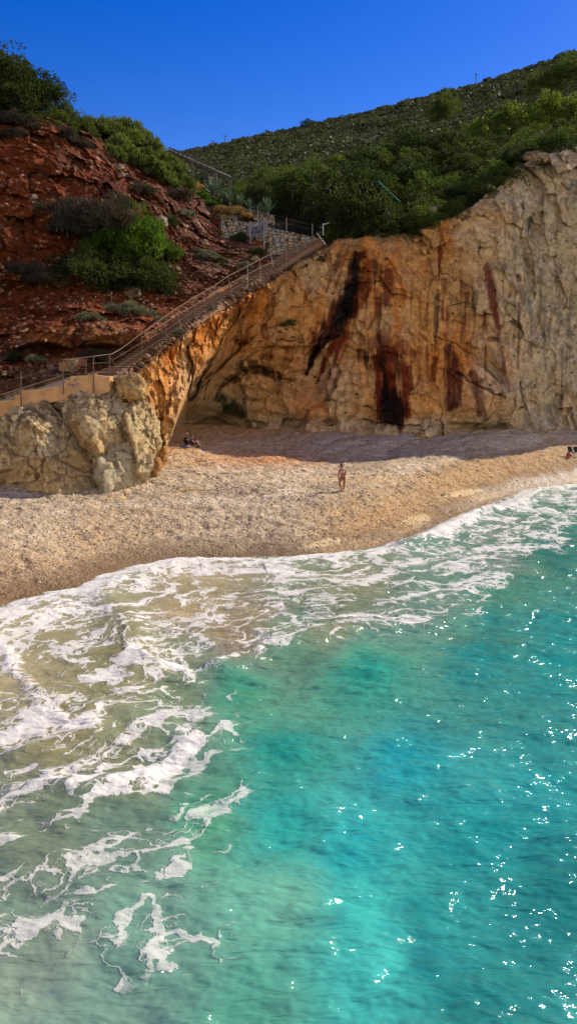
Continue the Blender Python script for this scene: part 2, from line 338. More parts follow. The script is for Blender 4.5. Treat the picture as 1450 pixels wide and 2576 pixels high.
# notch for the stairs and the path
sd_, st_ = polyd(u0, v0, [(150, 940), (290, 925), (344, 886), (390, 852), (432, 820), (517, 760), (562, 736), (600, 712), (690, 655), (735, 625), (800, 600)]); carve = sstep(46, 26, sd_)
# red slope: gullies, gravel, an undercut ledge
hb_ = pw[:, 2]*.42+pw[:, 0]*.06+1.1*fbm(p0*.12, 3, 373); D += hill*(.75*(hb_-np.floor(hb_))-.37)*sstep(-.25, .2, vn(p0*.15, 375))
D += hill*(.95*facet(pw*.5, 361)+.22*facet(pw*1.7, 363))
g1 = ridged(np.stack([pw[:, 0]*0.35, pw[:, 1]*0.2, pw[:, 2]*0.12], -1), 4, 71)
D += hill*(0.9*g1-0.45+0.45*fbm(p0*0.6, 4, 73)+0.28*ridged(p0*1.7, 4, 75)+0.10*fbm(p0*5, 3, 79))
d1, d2, c4 = worley(p0*2.1, 81); D += hill*0.22*np.clip(0.75-d1*1.8, 0, 1)*(c4 > .45)
for pts, up_, dn in (([(30, 832), (75, 815), (120, 812), (180, 828)], 1.0, 1.2), ([(212, 822), (260, 815), (310, 818), (350, 832), (372, 850)], 1.5, 1.6), ([(230, 800), (300, 790), (350, 805)], 0.7, .2)):
    d, tt = polyd(uw, vw, pts); sd = vw-np.interp(uw, [q[0] for q in pts], [q[1] for q in pts]); inx = sstep(pts[0][0]-12, pts[0][0]+6, uw)*sstep(pts[-1][0]+12, pts[-1][0]-6, uw)
    D += inx*hill*(up_*sstep(-12, 0, sd)*sstep(62, 46, sd)-dn*sstep(48, 60, sd)*sstep(90, 68, sd))
D = D*(1-.85*carve)-2.4*carve*sstep(120, 260, u0)
rim_, _ = polyd(u0+5*wx, v0+6*wz, [(310, 962), (372, 922), (418, 884), (460, 852), (500, 823), (545, 793), (590, 769), (625, 747), (660, 726), (715, 686), (760, 654), (815, 622)]); D += np.exp(-(rim_/13)**2)*(1.0+.5*fbm(p0*1.3, 3, 97))
fade = np.clip(1-np.repeat(t, NC, 1).ravel()*0, 0, 1)
Yd = Y0-D
# lump the very base outwards a little (undercut ledge above it)
bl = lw*cl*sstep(1050, 1085, v0)*sstep(560, 620, u0); Yd -= bl*0.7*(0.5+0.5*vn(p0*0.4, 91))
pd = P(u0, v0, Yd)
# plateau behind the edge
tb = np.linspace(0, 1, NRb+1)[1:, None]; Ye = Yd.reshape(NRa, NC)[-1]; Yback = 118.0+0*cu
Yb = Ye[None]*(1-tb)+Yback[None]*tb; Vb = vtop[None]*(1-tb)+vback[None]*tb; Ub = np.repeat(cu[None], NRb, 0)
pb = P(Ub.ravel(), Vb.ravel(), Yb.ravel()); pb[:, 2] += 0.5*fbm(pb*0.3, 3, 95)*np.repeat(np.clip(tb*6, 0, 1), NC, 1).ravel()
ks = np.linspace(0.1, 1, 8)[:, None]; last = pb.reshape(NRb, NC, 3)[-1]
pc = np.repeat(last[None], 8, 0).copy(); pc[:, :, 1] += ks*40; pc[:, :, 0] *= 1+ks*40/118; pc[:, :, 2] -= ks*6
pall = np.concatenate([pd, pb, pc.reshape(-1, 3)]); NR = NRa+NRb+8
# ---- colours of the rock
TAN = np.array([.86, .46, .16]); PALE = np.array([.92, .70, .40]); ORG = np.array([.88, .30, .045]); GREY = np.array([.88, .69, .45]); RUST = lin((132, 50, 26)); BLK = lin((36, 28, 26)); WHT = np.array([.9, .72, .44]); DK = lin((70, 58, 48))
nA = fbm(p0*0.22, 4, 101); nB = fbm(p0*0.7, 4, 102); nC = fbm(np.stack([p0[:, 0]*0.8, p0[:, 1]*.5, p0[:, 2]*0.18], -1)+wx[:, None]*.4, 5, 103)
col = np.repeat(TAN[None], len(u0), 0)
col = mixc(col, PALE, sstep(-0.1, 0.5, nA)*0.7); col = mixc(col, GREY, right*(0.8+0.4*nB)); col = mixc(col, GREY*.85, sstep(1300, 1345, u0)*0.5*cl)
orgm = np.exp(-(((u0-470)/120)**2+((v0-800)/90)**2))+0.9*np.exp(-(((u0-960)/80)**2+((v0-700)/110)**2))+0.6*np.exp(-(((u0-1060)/120)**2+((v0-860)/80)**2))+0.9*np.exp(-(((u0-415)/40)**2+((v0-930)/110)**2))+0.5*np.exp(-(((u0-620)/70)**2+((v0-740)/60)**2))+0.55*np.exp(-(((u0-680)/130)**2+((v0-840)/110)**2))+.6*np.exp(-(((u0-1150)/110)**2+((v0-950)/70)**2))
col = mixc(col, ORG, orgm*(0.8+1.0*nC)*cl); col = mixc(col, ORG, sstep(0.12, 0.5, nC)*0.6*cl*(1-right*.8))
# pale lower zone of the cave and the foot
col = mixc(col, lin((226, 204, 166)), lw*cl*sstep(1030, 1070, v0+10*nB)*0.75); col = mixc(col, lin((205, 192, 150)), 0.7*np.exp(-(((u0-560)/90)**2+((v0-1020)/45)**2))*lw)
col = mixc(col, lin((238, 196, 156)), 0.5*np.exp(-(((u0-820)/130)**2+((v0-960)/70)**2))*lw)
# dark weathered crust under the stairs and along the top edge
edge = sstep(70, 0, v0-sv)*cl*sstep(900, 820, u0); col = mixc(col, lin((120, 102, 80)), edge*sstep(-.25, .35, nB+0.4*nC)*0.9)
topd = v0-np.interp(u0, TOPL[:, 0], TOPL[:, 1]); col = mixc(col, lin((150, 132, 112)), sstep(60, 0, topd)*cl*sstep(-.3, .3, nB)*0.7*sstep(800, 900, u0))
# arm: pale bright limestone towards its foot
col = mixc(col, WHT, armz*sstep(950, 1060, v0+0.25*(300-u0)+20*nB)*0.75); col = mixc(col, lin((244, 170, 84)), armz*np.exp(-(((u0-405)/28)**2+((v0-1060)/110)**2))*0.7)
# streaks
stx = fbm(np.stack([p0[:, 0]*4.0, p0[:, 1]*.8, p0[:, 2]*0.25], -1)+wx[:, None]*0.8, 4, 111, .6)
fine_ = fbm(np.stack([p0[:, 0]*3.5, p0[:, 1]*.8, p0[:, 2]*.5], -1)+wx[:, None], 4, 117)
def streak(pts, widths, c, op, slant=0.0, thr=(-0.25, 0.25), warp=1.0):
    global col
    d, tt = polyd(u0+warp*(9*wx+4*nB), v0+warp*(14*wz), pts)
    w = np.interp(tt, range(len(widths)), widths)
    m = sstep(1.35, 0.6, d/w+0.5*nB+.8*stx)
    stn = stx if not slant else fbm(np.stack([(p0[:, 0]+slant*p0[:, 2])*3.6, p0[:, 1]*.5, (p0[:, 2])*0.22], -1), 4, 113)
    col = mixc(col, c, m*op*sstep(*thr, stn+0.35*m))
DKR = lin((74, 30, 18))
streak([(905, 640), (893, 700), (870, 760), (832, 820), (800, 870), (775, 930)], [16, 22, 26, 26, 18, 5], DKR, 0.95, -0.8, (-.6, 0))
streak([(900, 650), (890, 700), (866, 770), (830, 830), (795, 880), (770, 945)], [4, 9, 14, 17, 12, 4], BLK, 1.0, -0.8, (-.4, .05))
streak([(885, 780), (868, 800), (850, 850), (825, 890)], [12, 13, 10, 5], BLK, 0.95, -.8, (-.35, .1))
streak([(860, 850), (835, 880), (812, 920), (790, 965)], [10, 9, 6, 3], lin((130, 52, 20)), .9, -.8, (-.5, 0.1))
streak([(930, 660), (915, 720), (890, 790)], [14, 14, 10], lin((140, 62, 26)), .8, -.4, (-.4, .2))
streak([(975, 680), (972, 720), (968, 760)], [16, 15, 9], RUST, 0.85, 0, (-.3, .2))
streak([(945, 745), (940, 790), (930, 820)], [6, 7, 4], RUST, 0.7)
streak([(918, 884), (922, 925)], [8, 3], BLK, .8, 0, (-.3, .15)); streak([(945, 893), (947, 950)], [9, 4], BLK, .9, 0, (-.3, .15)); streak([(1000, 912), (1003, 960)], [12, 4], BLK, .85, 0, (-.3, .15)); streak([(1030, 922), (1034, 985)], [8, 4], DKR, .85, 0, (-.3, .15))
streak([(970, 900), (972, 960), (975, 1010), (985, 1050)], [34, 36, 38, 32], RUST, 0.95, 0, (-.65, -.05))
streak([(1015, 920), (1020, 980), (1015, 1040)], [12, 12, 14], RUST, .95, 0, (-.6, 0))
streak([(960, 890), (962, 960), (968, 1040)], [10, 8, 12], BLK, 0.9, 0, (-.2, .2))
streak([(985, 1012), (985, 1055)], [32, 28], BLK, 0.95, 0, (-.45, .1))
streak([(900, 878), (902, 905)], [6, 3], DKR, 0.7, 0, (-.1, .3))
streak([(940, 860), (1000, 870), (1030, 880)], [22, 26, 14], RUST, .6, 0, (-.2, .3))
streak([(1225, 680), (1232, 720), (1240, 770), (1250, 820)], [16, 15, 12, 7], RUST, .9, 0, (-.2, .25))
streak([(1115, 780), (1120, 800)], [12, 12], RUST, .8); streak([(1125, 880), (1135, 920), (1140, 970), (1135, 1020)], [12, 16, 24, 18], lin((96, 36, 30)), .9, 0, (-.4, .15))
streak([(1090, 905), (1095, 960)], [6, 12], RUST, .8); streak([(1190, 940), (1200, 990), (1205, 1040)], [12, 14, 12], lin((110, 46, 32)), .8, 0, (-.2, .25))
streak([(1262, 870), (1265, 930), (1275, 980)], [5, 6, 6], RUST, .7); streak([(1300, 760), (1305, 830), (1302, 930)], [3, 4, 4], RUST, .7)
streak([(530, 900), (510, 940), (480, 1000)], [9, 14, 12], lin((66, 48, 44)), .8, -1.2, (0.0, .3))
streak([(570, 830), (600, 795), (640, 765)], [10, 18, 16], lin((150, 84, 34)), .6, -1.2)
streak([(665, 815), (670, 850)], [10, 8], lin((120, 50, 20)), .8)
streak([(610, 920), (650, 925), (700, 945)], [20, 22, 14], BLK, .75, 0, (.05, .3)); streak([(560, 1000), (590, 1030)], [18, 26], lin((56, 62, 34)), .8, 0, (-.3, .2))
streak([(560, 965), (600, 940)], [12, 12], lin((66, 60, 40)), .7)
for (a, b) in ((1290, 500), (1315, 600), (1330, 760), (1400, 700), (1310, 950)):
    streak([(a, b), (a+6, b+70), (a, b+150)], [5, 8, 4], lin((120, 104, 88)), .4)
col = mixc(col, BLK, crk*0.6); col = mixc(col, DK, cl*sstep(.30, .6, fbm(p0*1.8, 3, 121))*0.25)
small = worley(np.stack([p0[:, 0]*1.3, p0[:, 1]*1.3, p0[:, 2]*2.0], -1), 131)
col = mixc(col, BLK, cl*lw*(small[2] > .86)*sstep(.28, .12, small[0])*0.9)
_r = random.Random(77)
for _ in range(95):
    a = _r.choice([_r.gauss(960, 90), _r.uniform(840, 1290), _r.gauss(1140, 60), _r.uniform(1290, 1440), _r.uniform(600, 900)]); b = _r.uniform(610, 960) if a > 840 else _r.uniform(700, 880); ln = _r.uniform(30, 120); sl = -.35 if a < 900 else -.04
    c_ = _r.choice([RUST, RUST, lin((170, 80, 30)), lin((150, 66, 30)), lin((88, 62, 50)), lin((60, 44, 38))]) if a < 1270 else lin((120, 100, 84))
    streak([(a, b), (a+sl*ln*.5, b+ln*.5), (a+sl*ln, b+ln)], [_r.uniform(3, 9), _r.uniform(2, 7), 1.5], c_, _r.uniform(.35, .75), 0, (-.25, .3), .5)
# grey green lichen on right upper part
col = mixc(col, lin((150, 146, 128)), right*sstep(0.1, .5, fbm(p0*.5, 4, 141))*.6)
# soil
RED = lin((96, 42, 20)); RED2 = lin((138, 70, 34)); BRN = lin((78, 48, 34)); STN = lin((186, 158, 128))
sc = np.repeat(RED[None], len(u0), 0); sc = mixc(sc, RED2, sstep(-.3, .4, nA+nB*.5)); sc = mixc(sc, BRN, sstep(0, .5, nB)*0.6)
sc = mixc(sc, lin((128, 104, 82)), (sstep(350, 620, u0)*0.5+sstep(800, 900, v0)*0.55)*sstep(-.3, .3, nC+nB))
sc = mixc(sc, lin((176, 104, 48)), np.exp(-(((u0-120)/70)**2+((v0-845)/25)**2))*.9); sc = mixc(sc, lin((170, 112, 60)), np.exp(-(((u0-285)/75)**2+((v0-850)/28)**2))*.95)
gr = worley(p0*3.0, 151); sc = mixc(sc, STN, (gr[2] > .72-.2*sstep(300, 600, u0))*sstep(.42, .25, gr[0])*.85)
gr = worley(p0*1.1, 153); sc = mixc(sc, STN, (gr[2] > .85)*sstep(.35, .25, gr[0])*.8)
col = col*(1-hill[:, None])+sc*hill[:, None]
cb = np.repeat(lin((62, 58, 34))[None], len(pall)-len(pd), 0)
col = np.clip(np.concatenate([col, cb]), 0.004, 0.9); hillA = np.concatenate([hill, sstep(900, 800, np.tile(cu, NRb+8))])
Fq = gridF(NR, NC); fh = hillA[Fq[:, 0]] > 0.5
def sub(name, F, mat, **k):
    used, inv = np.unique(F.ravel(), return_inverse=True)
    o = link(name, raw_mesh(name, pall[used], inv.reshape(F.shape), col[used]), mat); return meta(o, **k)
sub('cliff', Fq[~fh], M_cliff, kind='structure', label='tall orange and tan limestone sea cliff with an arched overhang and rusty streaks')
sub('hillside', Fq[fh], M_soil, kind='structure', label='steep red earth hillside above the concrete path')
# ------------------------------------------------------------------ far hill
SKY = np.array([(300, 400), (470, 377), (530, 364), (600, 350), (700, 330), (800, 309), (900, 287), (1000, 263), (1100, 238), (1200, 210), (1300, 180), (1400, 149), (1450, 135), (1900, 10)], float)
hc = np.linspace(250, 1850, 420); nr = 170; vs = np.interp(hc, SKY[:, 0], SKY[:, 1])+2*vn(np.stack([hc*.03, 0*hc, 0*hc], -1), 5)
tt = np.linspace(0, 1, nr)[:, None]
Vh = 640*(1-tt)+vs[None]*tt; Uh = np.repeat(hc[None], nr, 0)
Ytop = np.interp(hc, [250, 470, 1450, 1850], [760, 700, 560, 520])
Yh = 150*(1-tt)**1.0+Ytop[None]*tt**1.35+0*Uh; Yh = 150+(Ytop[None]-150)*tt**1.5
ph = P(Uh.ravel(), Vh.ravel(), Yh.ravel()); ph = P(Uh.ravel(), Vh.ravel(), Yh.ravel()+16*fbm(ph*0.02, 3, 201)*np.repeat(np.clip(tt*4, 0, 1)*np.clip((1-tt)*6, 0, 1), 420, 1).ravel())
lst = ph.reshape(nr, 420, 3)[-1]; bk = np.repeat(lst[None], 6, 0).copy(); k6 = np.linspace(.1, 1, 6)[:, None]; bk[:, :, 1] += k6*300; bk[:, :, 0] *= 1+k6*.4; bk[:, :, 2] -= k6*60
pho = np.concatenate([ph, bk.reshape(-1, 3)]); hn = fbm(pho*0.05, 4, 203); hcl = mixc(np.repeat(lin((60, 60, 42))[None], len(pho), 0), lin((104, 92, 68)), sstep(.1, .5, hn))
meta(link('far_hill', raw_mesh('far_hill', pho, gridF(nr+6, 420), hcl), rock_mat('hill_earth', .3, .3, .1)), kind='structure', label='long scrub covered mountain slope rising to the right against the sky')
HILLP = ph.reshape(nr, 420, 3)
# ------------------------------------------------------------------ leaves
def leaf_mat(name, tr=0.35, tint=(1, 1, 1), var=0.25):
    m, nt, b = newmat(name); at = N(nt, 'ShaderNodeAttribute', attribute_name='Col'); oi = N(nt, 'ShaderNodeObjectInfo')
    n = noise_n(nt, objco(nt), 0.9, 3)
    c = mixrgb(nt, 1.0, at.outputs['Color'], tint, 'MULTIPLY')
    c = mixrgb(nt, remap(nt, oi.outputs['Random'], 0, 1, 0, var), c, (0.07, 0.08, 0.02)); c = mixrgb(nt, remap(nt, n.outputs[0], .4, .65, 0, .35), c, mixrgb(nt, 1.0, c, (1.5, 1.4, .9), 'MULTIPLY'))
    L(nt, c, b.inputs['Base Color']); b.inputs['Roughness'].default_value = 0.6; b.inputs['Specular IOR Level'].default_value = 0.08
    t = N(nt, 'ShaderNodeBsdfTranslucent'); L(nt, mixrgb(nt, 1.0, c, (1.5, 1.6, .6), 'MULTIPLY'), t.inputs['Color'])
    mx = N(nt, 'ShaderNodeMixShader'); mx.inputs[0].default_value = tr
    L(nt, b.outputs[0], mx.inputs[1]); L(nt, t.outputs[0], mx.inputs[2]); L(nt, mx.outputs[0], nt.nodes['Material Output'].inputs['Surface'])
    return m
M_leaf = leaf_mat('evergreen_leaves', .4); M_twig = leaf_mat('dry_twigs', .15, var=.1); M_bark = simple('bark', (.12, .09, .07), .95, bump=.5, scale=12)
def crown(seed, a=1.0, c=0.8, lobes=70, per=70, lf=(0.05, 0.09), c1=(.03, .055, .015), c2=(.06, .09, .02), up=0.3, lob=0.24, asp=1.0, low=-.1):
    """leafy crown of unit radius: lobes over a dome, each a tuft of small leaves; base at z=0"""
    r = np.random.default_rng(seed); th = r.uniform(0, 2*np.pi, lobes); z = r.uniform(low, 1, lobes)**1.0; rr = np.sqrt(np.clip(1-np.abs(z)**2, 0, 1))
    rad = r.uniform(0.55, 1.02, lobes)*(1+0.2*np.sin(3*th+seed)); ctr = np.stack([np.cos(th)*rr*a*rad, np.sin(th)*rr*a*rad, (z*rad)*c+0.12*c], -1)
    ls = r.uniform(.6, 1.3, lobes)*lob
    n = lobes*per; lid = np.repeat(np.arange(lobes), per)
    d = r.normal(size=(n, 3)); d /= np.linalg.norm(d, axis=1)[:, None]; d[:, 2] = d[:, 2]*.8+up*.4; q = r.uniform(.35, 1, n)**.5
    pos = ctr[lid]+d*(ls[lid]*q)[:, None]; pos[:, 2] = np.maximum(pos[:, 2], -0.06)
    ax = d*.8+r.normal(size=(n, 3))*.45+np.array([0, 0, up]); ax /= np.linalg.norm(ax, axis=1)[:, None]
    sd = np.cross(ax, r.normal(size=(n, 3))); sd /= np.linalg.norm(sd, axis=1)[:, None]+1e-6
    s = r.uniform(*lf, n)[:, None]; ln = s*asp
    V = np.stack([pos-ax*ln*.2+sd*s*.5, pos-ax*ln*.2-sd*s*.5, pos+ax*ln*.9-sd*s*.12, pos+ax*ln*.9+sd*s*.12], 1).reshape(-1, 3)
    F = np.arange(n*4).reshape(-1, 4); c1 = np.array(c1); c2 = np.array(c2)
    w = np.clip(r.uniform(0, 1, lobes)[lid]*.6+r.uniform(0, .5, n), 0, 1)[:, None]; cc = np.repeat(c1*(1-w)+c2*w, 4, 0)
    return raw_mesh('crown', V, F, cc, smooth=False)
def trunk_mesh(seed, h=0.7, spread=.5, r0=.045, n=6):
    r = random.Random(seed); m = MB(); base = Vector((0, 0, -.15)); k = Vector((r.uniform(-.06, .06), r.uniform(-.06, .06), h*.35)); m.bar(base, k, r0, r0*.8)
    for i in range(n):
        a = i*2*math.pi/n+r.uniform(-.4, .4); e = Vector((math.cos(a)*spread*.6, math.sin(a)*spread*.6, h*.65)); m.bar(k, e, r0*.55, r0*.35, 6)
        m.bar(e, e+Vector((math.cos(a+.4)*spread*.4, math.sin(a+.4)*spread*.4, h*.3)), r0*.35, r0*.1, 5)
    o = m.build('trunk', M_bark); me = o.data; bpy.data.objects.remove(o); return me
KIND = {}
def mk(kind, mats, n=3, **k):
    out = []
    for i in range(n):
        me = crown(hash(kind) % 1000+i*31 if False else sum(map(ord, kind))+i*31, **k); me.materials.append(mats); out.append((me, trunk_mesh(i+len(kind), h=.7*k.get('c', .8))))
    KIND[kind] = out
mk('dark', M_leaf, 4, c1=(.009, .016, .007), c2=(.038, .054, .017), lobes=46, per=150, lf=(.035, .06), c=.95, lob=.30)
mk('mid', M_leaf, 3, c1=(.026, .042, .011), c2=(.085, .115, .028), lobes=46, per=150, lf=(.035, .06), c=.95, lob=.30)
mk('bright', M_leaf, 3, c1=(.045, .07, .013), c2=(.15, .20, .035), lobes=60, per=80, lf=(.05, .09), c=1.0, up=.6)
mk('tuft', M_leaf, 3, c1=(.035, .055, .016), c2=(.13, .155, .045), lobes=90, per=60, lf=(.04, .06), c=.6, up=1.3, lob=.2, asp=2.6)
mk('twig', M_twig, 2, c1=(.026, .02, .016), c2=(.075, .058, .046), lobes=80, per=90, lf=(.018, .03), c=.7, up=.5, lob=.22, asp=7)
mk('grey', M_twig, 2, c1=(.08, .085, .06), c2=(.2, .19, .13), lobes=60, per=80, lf=(.03, .05), c=.65, up=.6, lob=.2, asp=4)
mk('straw', M_twig, 2, c1=(.3, .17, .06), c2=(.5, .33, .13), lobes=50, per=70, lf=(.025, .04), c=.6, up=1.2, lob=.22, asp=6)
mk('lime', M_leaf, 2, c1=(.025, .055, .008), c2=(.085, .15, .018), lobes=70, per=110, lf=(.03, .05), c=.75, up=.7, lob=.22, asp=2.4)
GNAME = {'dark': 'evergreen_bush', 'mid': 'evergreen_bush', 'bright': 'pine_tree', 'tuft': 'leafy_shrub', 'twig': 'twiggy_bush', 'grey': 'scrub_bush', 'straw': 'dry_shrub', 'lime': 'juniper_bush'}
GCAT = {'dark': 'bush', 'mid': 'bush', 'bright': 'tree', 'tuft': 'shrub', 'twig': 'bush', 'grey': 'bush', 'straw': 'shrub', 'lime': 'bush'}
def bush(kind, pos, size, label, group=None, sz=1.0, seed=0, sy=1.0, name=None):
    me, tr = KIND[kind][seed % len(KIND[kind])]
    e = empty(name or GNAME[kind], pos, seed*1.37); e.scale = (size, size*sy, size*sz); meta(e, label, GCAT[kind], group)
    o = bpy.data.objects.new('crown' if kind in ('dark', 'mid', 'bright', 'lime') else 'foliage', me); C.objects.link(o); o.parent = e
    o = bpy.data.objects.new('trunk' if kind in ('dark', 'mid', 'bright', 'lime') else 'stem', tr); C.objects.link(o); o.parent = e
    return e
ORD = ['leftmost', 'second', 'third', 'fourth', 'fifth', 'sixth', 'seventh', 'eighth', 'ninth', 'tenth', 'eleventh', 'twelfth', 'thirteenth', 'fourteenth', 'fifteenth', 'sixteenth', 'seventeenth', 'eighteenth', 'nineteenth', 'twentieth']
def ordn(i, n, what):
    if i == 0: return 'leftmost '+what
    if i == n-1: return 'rightmost '+what
    return ORD[i]+' from the left '+what
# --- clifftop thicket, rows from the edge back to the skyline
TS = np.array([(540, 480), (600, 460), (700, 432), (780, 408), (850, 405), (900, 380), (960, 360), (1020, 352), (1100, 345), (1180, 342), (1250, 352), (1300, 350), (1450, 330), (1700, 280)], float)
rows = [('of the row filling the right cliff edge', 0.14, [1080, 1140, 1185, 1235, 1285, 1320, 1365, 1425]), ('of the bushes along the cliff edge', 0.0, [850, 905, 955, 1010, 1062, 1120, 1170, 1225, 1268, 1330, 1395]),
        ('of the low row behind the cliff edge', 0.28, [720, 790, 850, 905, 960, 1040, 1100, 1160, 1215, 1270, 1330, 1400, 1455]),
        ('of the middle row of clifftop bushes', 0.55, [590, 645, 705, 765, 820, 880, 935, 990, 1045, 1105, 1165, 1220, 1280, 1345, 1420]),
        ('of the upper row of clifftop bushes', 0.8, [600, 660, 730, 790, 850, 905, 960, 1015, 1075, 1135, 1195, 1250, 1310, 1380, 1450]),
        ('of the crowns on the thicket skyline', 1.0, [575, 625, 680, 740, 800, 860, 915, 970, 1025, 1085, 1140, 1200, 1260, 1320, 1390, 1460])]
k = 0
for (what, f, us) in rows:
    for i, uu in enumerate(us):
        ve = np.interp(uu, TOPL[:, 0], TOPL[:, 1]); vsk = np.interp(uu, TS[:, 0], TS[:, 1])+42
        ff = f; v = ve*(1-ff)+vsk*ff+random.uniform(-6, 6); Ye_ = float(Ysurf(np.array([uu]), np.array([ve]))[0])
        if uu < 840: Ye_ = 83
        Yq = Ye_+1.6+(114-Ye_)*ff; q = PV(uu+random.uniform(-6, 6), v-2, Yq)
        sz = random.uniform(2.0, 3.2)*(1 if f > .2 else .8); kd = random.choice(['dark', 'dark', 'mid'])
        if f == .28 and uu in (905, 850): sz = 3.4; kd = 'dark'
        desc = {'dark': 'dark green', 'mid': 'mid green'}[kd]
        bush(kd, q-Vector((0, 0, .5)), sz, '%s bush, %s' % (desc, ordn(i, len(us), what)), 'bushes in the clifftop thicket', random.uniform(.85, 1.15), k); k += 1
for i, (uu, vv, Yq, sz, z_) in enumerate([(1205, 345, 128, 2.6, 1.2), (1240, 335, 130, 3.0, 1.25), (1285, 325, 131, 3.2, 1.25), (1330, 325, 133, 3.0, 1.2), (1375, 315, 134, 3.3, 1.45), (1405, 308, 135, 3.2, 1.2), (1440, 310, 136, 3.2, 1.2)]):
    bush('bright', PV(uu, vv, Yq)-Vector((0, 0, 1)), sz, 'sunlit yellow green pine, %s of those above the clifftop' % ordn(i, 7, ''), 'bright pines above the cliff', z_, i)
for i, (uu, vv, Yq, sz, w) in enumerate([(850, 420, 112, 1.2, 'small lime green tree poking out behind the dark thicket'), (735, 490, 92, 2.6, 'sunlit mid green tree behind the stone wall, left of the dark clump'), (790, 478, 94, 2.4, 'sunlit green tree crown directly right of the one behind the stone wall')]):
    bush('bright' if i == 0 else 'mid', PV(uu, vv, Yq), sz, w, None, 1.1, i)
for i, (uu, vv, Yq, sz) in enumerate([(870, 560, 80.8, 3.7), (920, 578, 79.6, 2.9), (956, 566, 79.8, 2.4), (830, 575, 82.5, 2.6), (890, 500, 88, 3.4), (932, 500, 88.5, 3.0), (835, 520, 88, 3.2)]):
    bush('dark', PV(uu, vv+25, Yq), sz, 'big dark evergreen of the clump at the head of the stairs, %s' % ordn(i, 7, 'as listed') if False else ['tall dark evergreen right at the head of the stairs', 'dark evergreen drooping over the orange cliff edge right of the stairs', 'dark evergreen beside the green slatted canopy, overhanging the cliff', 'low dark evergreen shading the end of the stair rail', 'high dark crown behind the one at the head of the stairs', 'high dark crown just left of the green slatted canopy', 'dark crown behind the stone wall, left of the stairhead clump'][i], 'evergreens at the stairhead', 1.15, i)
# --- left crest
left = [('dark', -60, 200, 71, 3.2), ('dark', 15, 215, 70.5, 3.0), ('dark', 70, 235, 71.5, 2.6), ('dark', 120, 262, 72.5, 2.2), ('dark', 35, 262, 70, 2.4), ('dark', -30, 270, 69, 2.6), ('mid', 165, 292, 73.5, 1.7), ('mid', 200, 315, 74.5, 1.5), ('dark', 240, 325, 77, 1.6),
        ('mid', 95, 300, 71, 1.9), ('mid', 150, 320, 72.5, 1.5)]
lab = ['dark evergreen at the very left edge of the frame on the crest', 'tall dark evergreen on the left crest, highest against the sky', 'dark evergreen on the left crest under the bare post', 'dark evergreen on the left crest just right of the bare post', 'dark bush below the highest one on the left crest', 'dark bush low at the left edge above the red earth', 'mid green bush stepping down the crest right of the tall ones', 'small mid green bush in the dip of the left crest', 'dark pointed bush in the notch before the leafy shrub bank', 'mid green bush hanging over the bare roots on the left', 'mid green bush over the right end of the bare roots']
for i, ((kd, uu, vv, Yq, sz), lb) in enumerate(zip(left, lab)): bush(kd, PV(uu, vv, Yq-3)-Vector((0, 0, .8)), sz, lb, 'evergreens on the left crest', .9, i)
bank = [(235, 330, 76.5, 1.6), (270, 345, 77.5, 1.9), (305, 340, 79.5, 2.0), (300, 385, 76.5, 1.9), (340, 370, 79, 2.1), (345, 415, 77, 1.9), (380, 400, 80, 1.9), (385, 440, 78.3, 1.8), (420, 430, 81, 1.8), (415, 462, 79.2, 1.4), (450, 462, 82, 1.4), (270, 395, 74.5, 1.5)]
for i, (uu, vv, Yq, sz) in enumerate(bank): bush('tuft', PV(uu, vv, Yq-2.6)-Vector((0, 0, .4)), sz, 'leafy shrub with upright yellow green shoots, %s of the bank on the crest' % ordn(i, len(bank), '') if False else 'yellow green leafy shrub on the crest bank, '+['at its upper left end', 'second down its top line', 'third down its top line, against the sky', 'low on its left, above the red earth', 'fourth down its top line', 'in the middle of its lower side', 'fifth down its top line', 'low on its right half', 'sixth down its top line, by the pergola', 'low at its right end', 'last on its top line, under the pergola', 'lowest on its far left'][i], 'leafy shrubs on the crest bank', 1.0, i)
for i, (uu, vv, Yq, sz, kd) in enumerate([(485, 478, 82, .9, 'straw'), (505, 500, 81, .9, 'lime'), (530, 520, 80.5, .8, 'lime'), (560, 535, 80, .9, 'straw'), (590, 540, 80, 1.0, 'straw'), (620, 548, 80, .7, 'straw')]):
    bush(kd, PV(uu, vv, Yq), sz, ['straw coloured dry shrub just below the pergola post', 'bright green low shrub below the pergola', 'bright green low shrub next to the dry orange ones', 'orange dry shrub left of the stone wall', 'orange dry shrub above the stone wall', 'small orange dry tuft above the notice board'][i], 'low shrubs on the ridge by the pergola', .8, i)
for i, (uu, vv, Yq, sz) in enumerate([(15, 300, 68.3, 1.5), (60, 315, 69, 1.5), (105, 325, 70, 1.4), (150, 345, 70.8, 1.5), (200, 365, 72.3, 1.3), (240, 395, 73.2, 1.2), (30, 335, 67.8, 1.2)]):
    bush('twig', PV(uu, vv, Yq-3.2)-Vector((0, 0, .5)), sz, 'tangle of bare grey twigs below the left crest, '+ordn(i, 7, 'one') if i < 6 else 'lowest tangle of bare grey twigs at the left edge under the crest', 'bare twigs under the crest', .8, i)
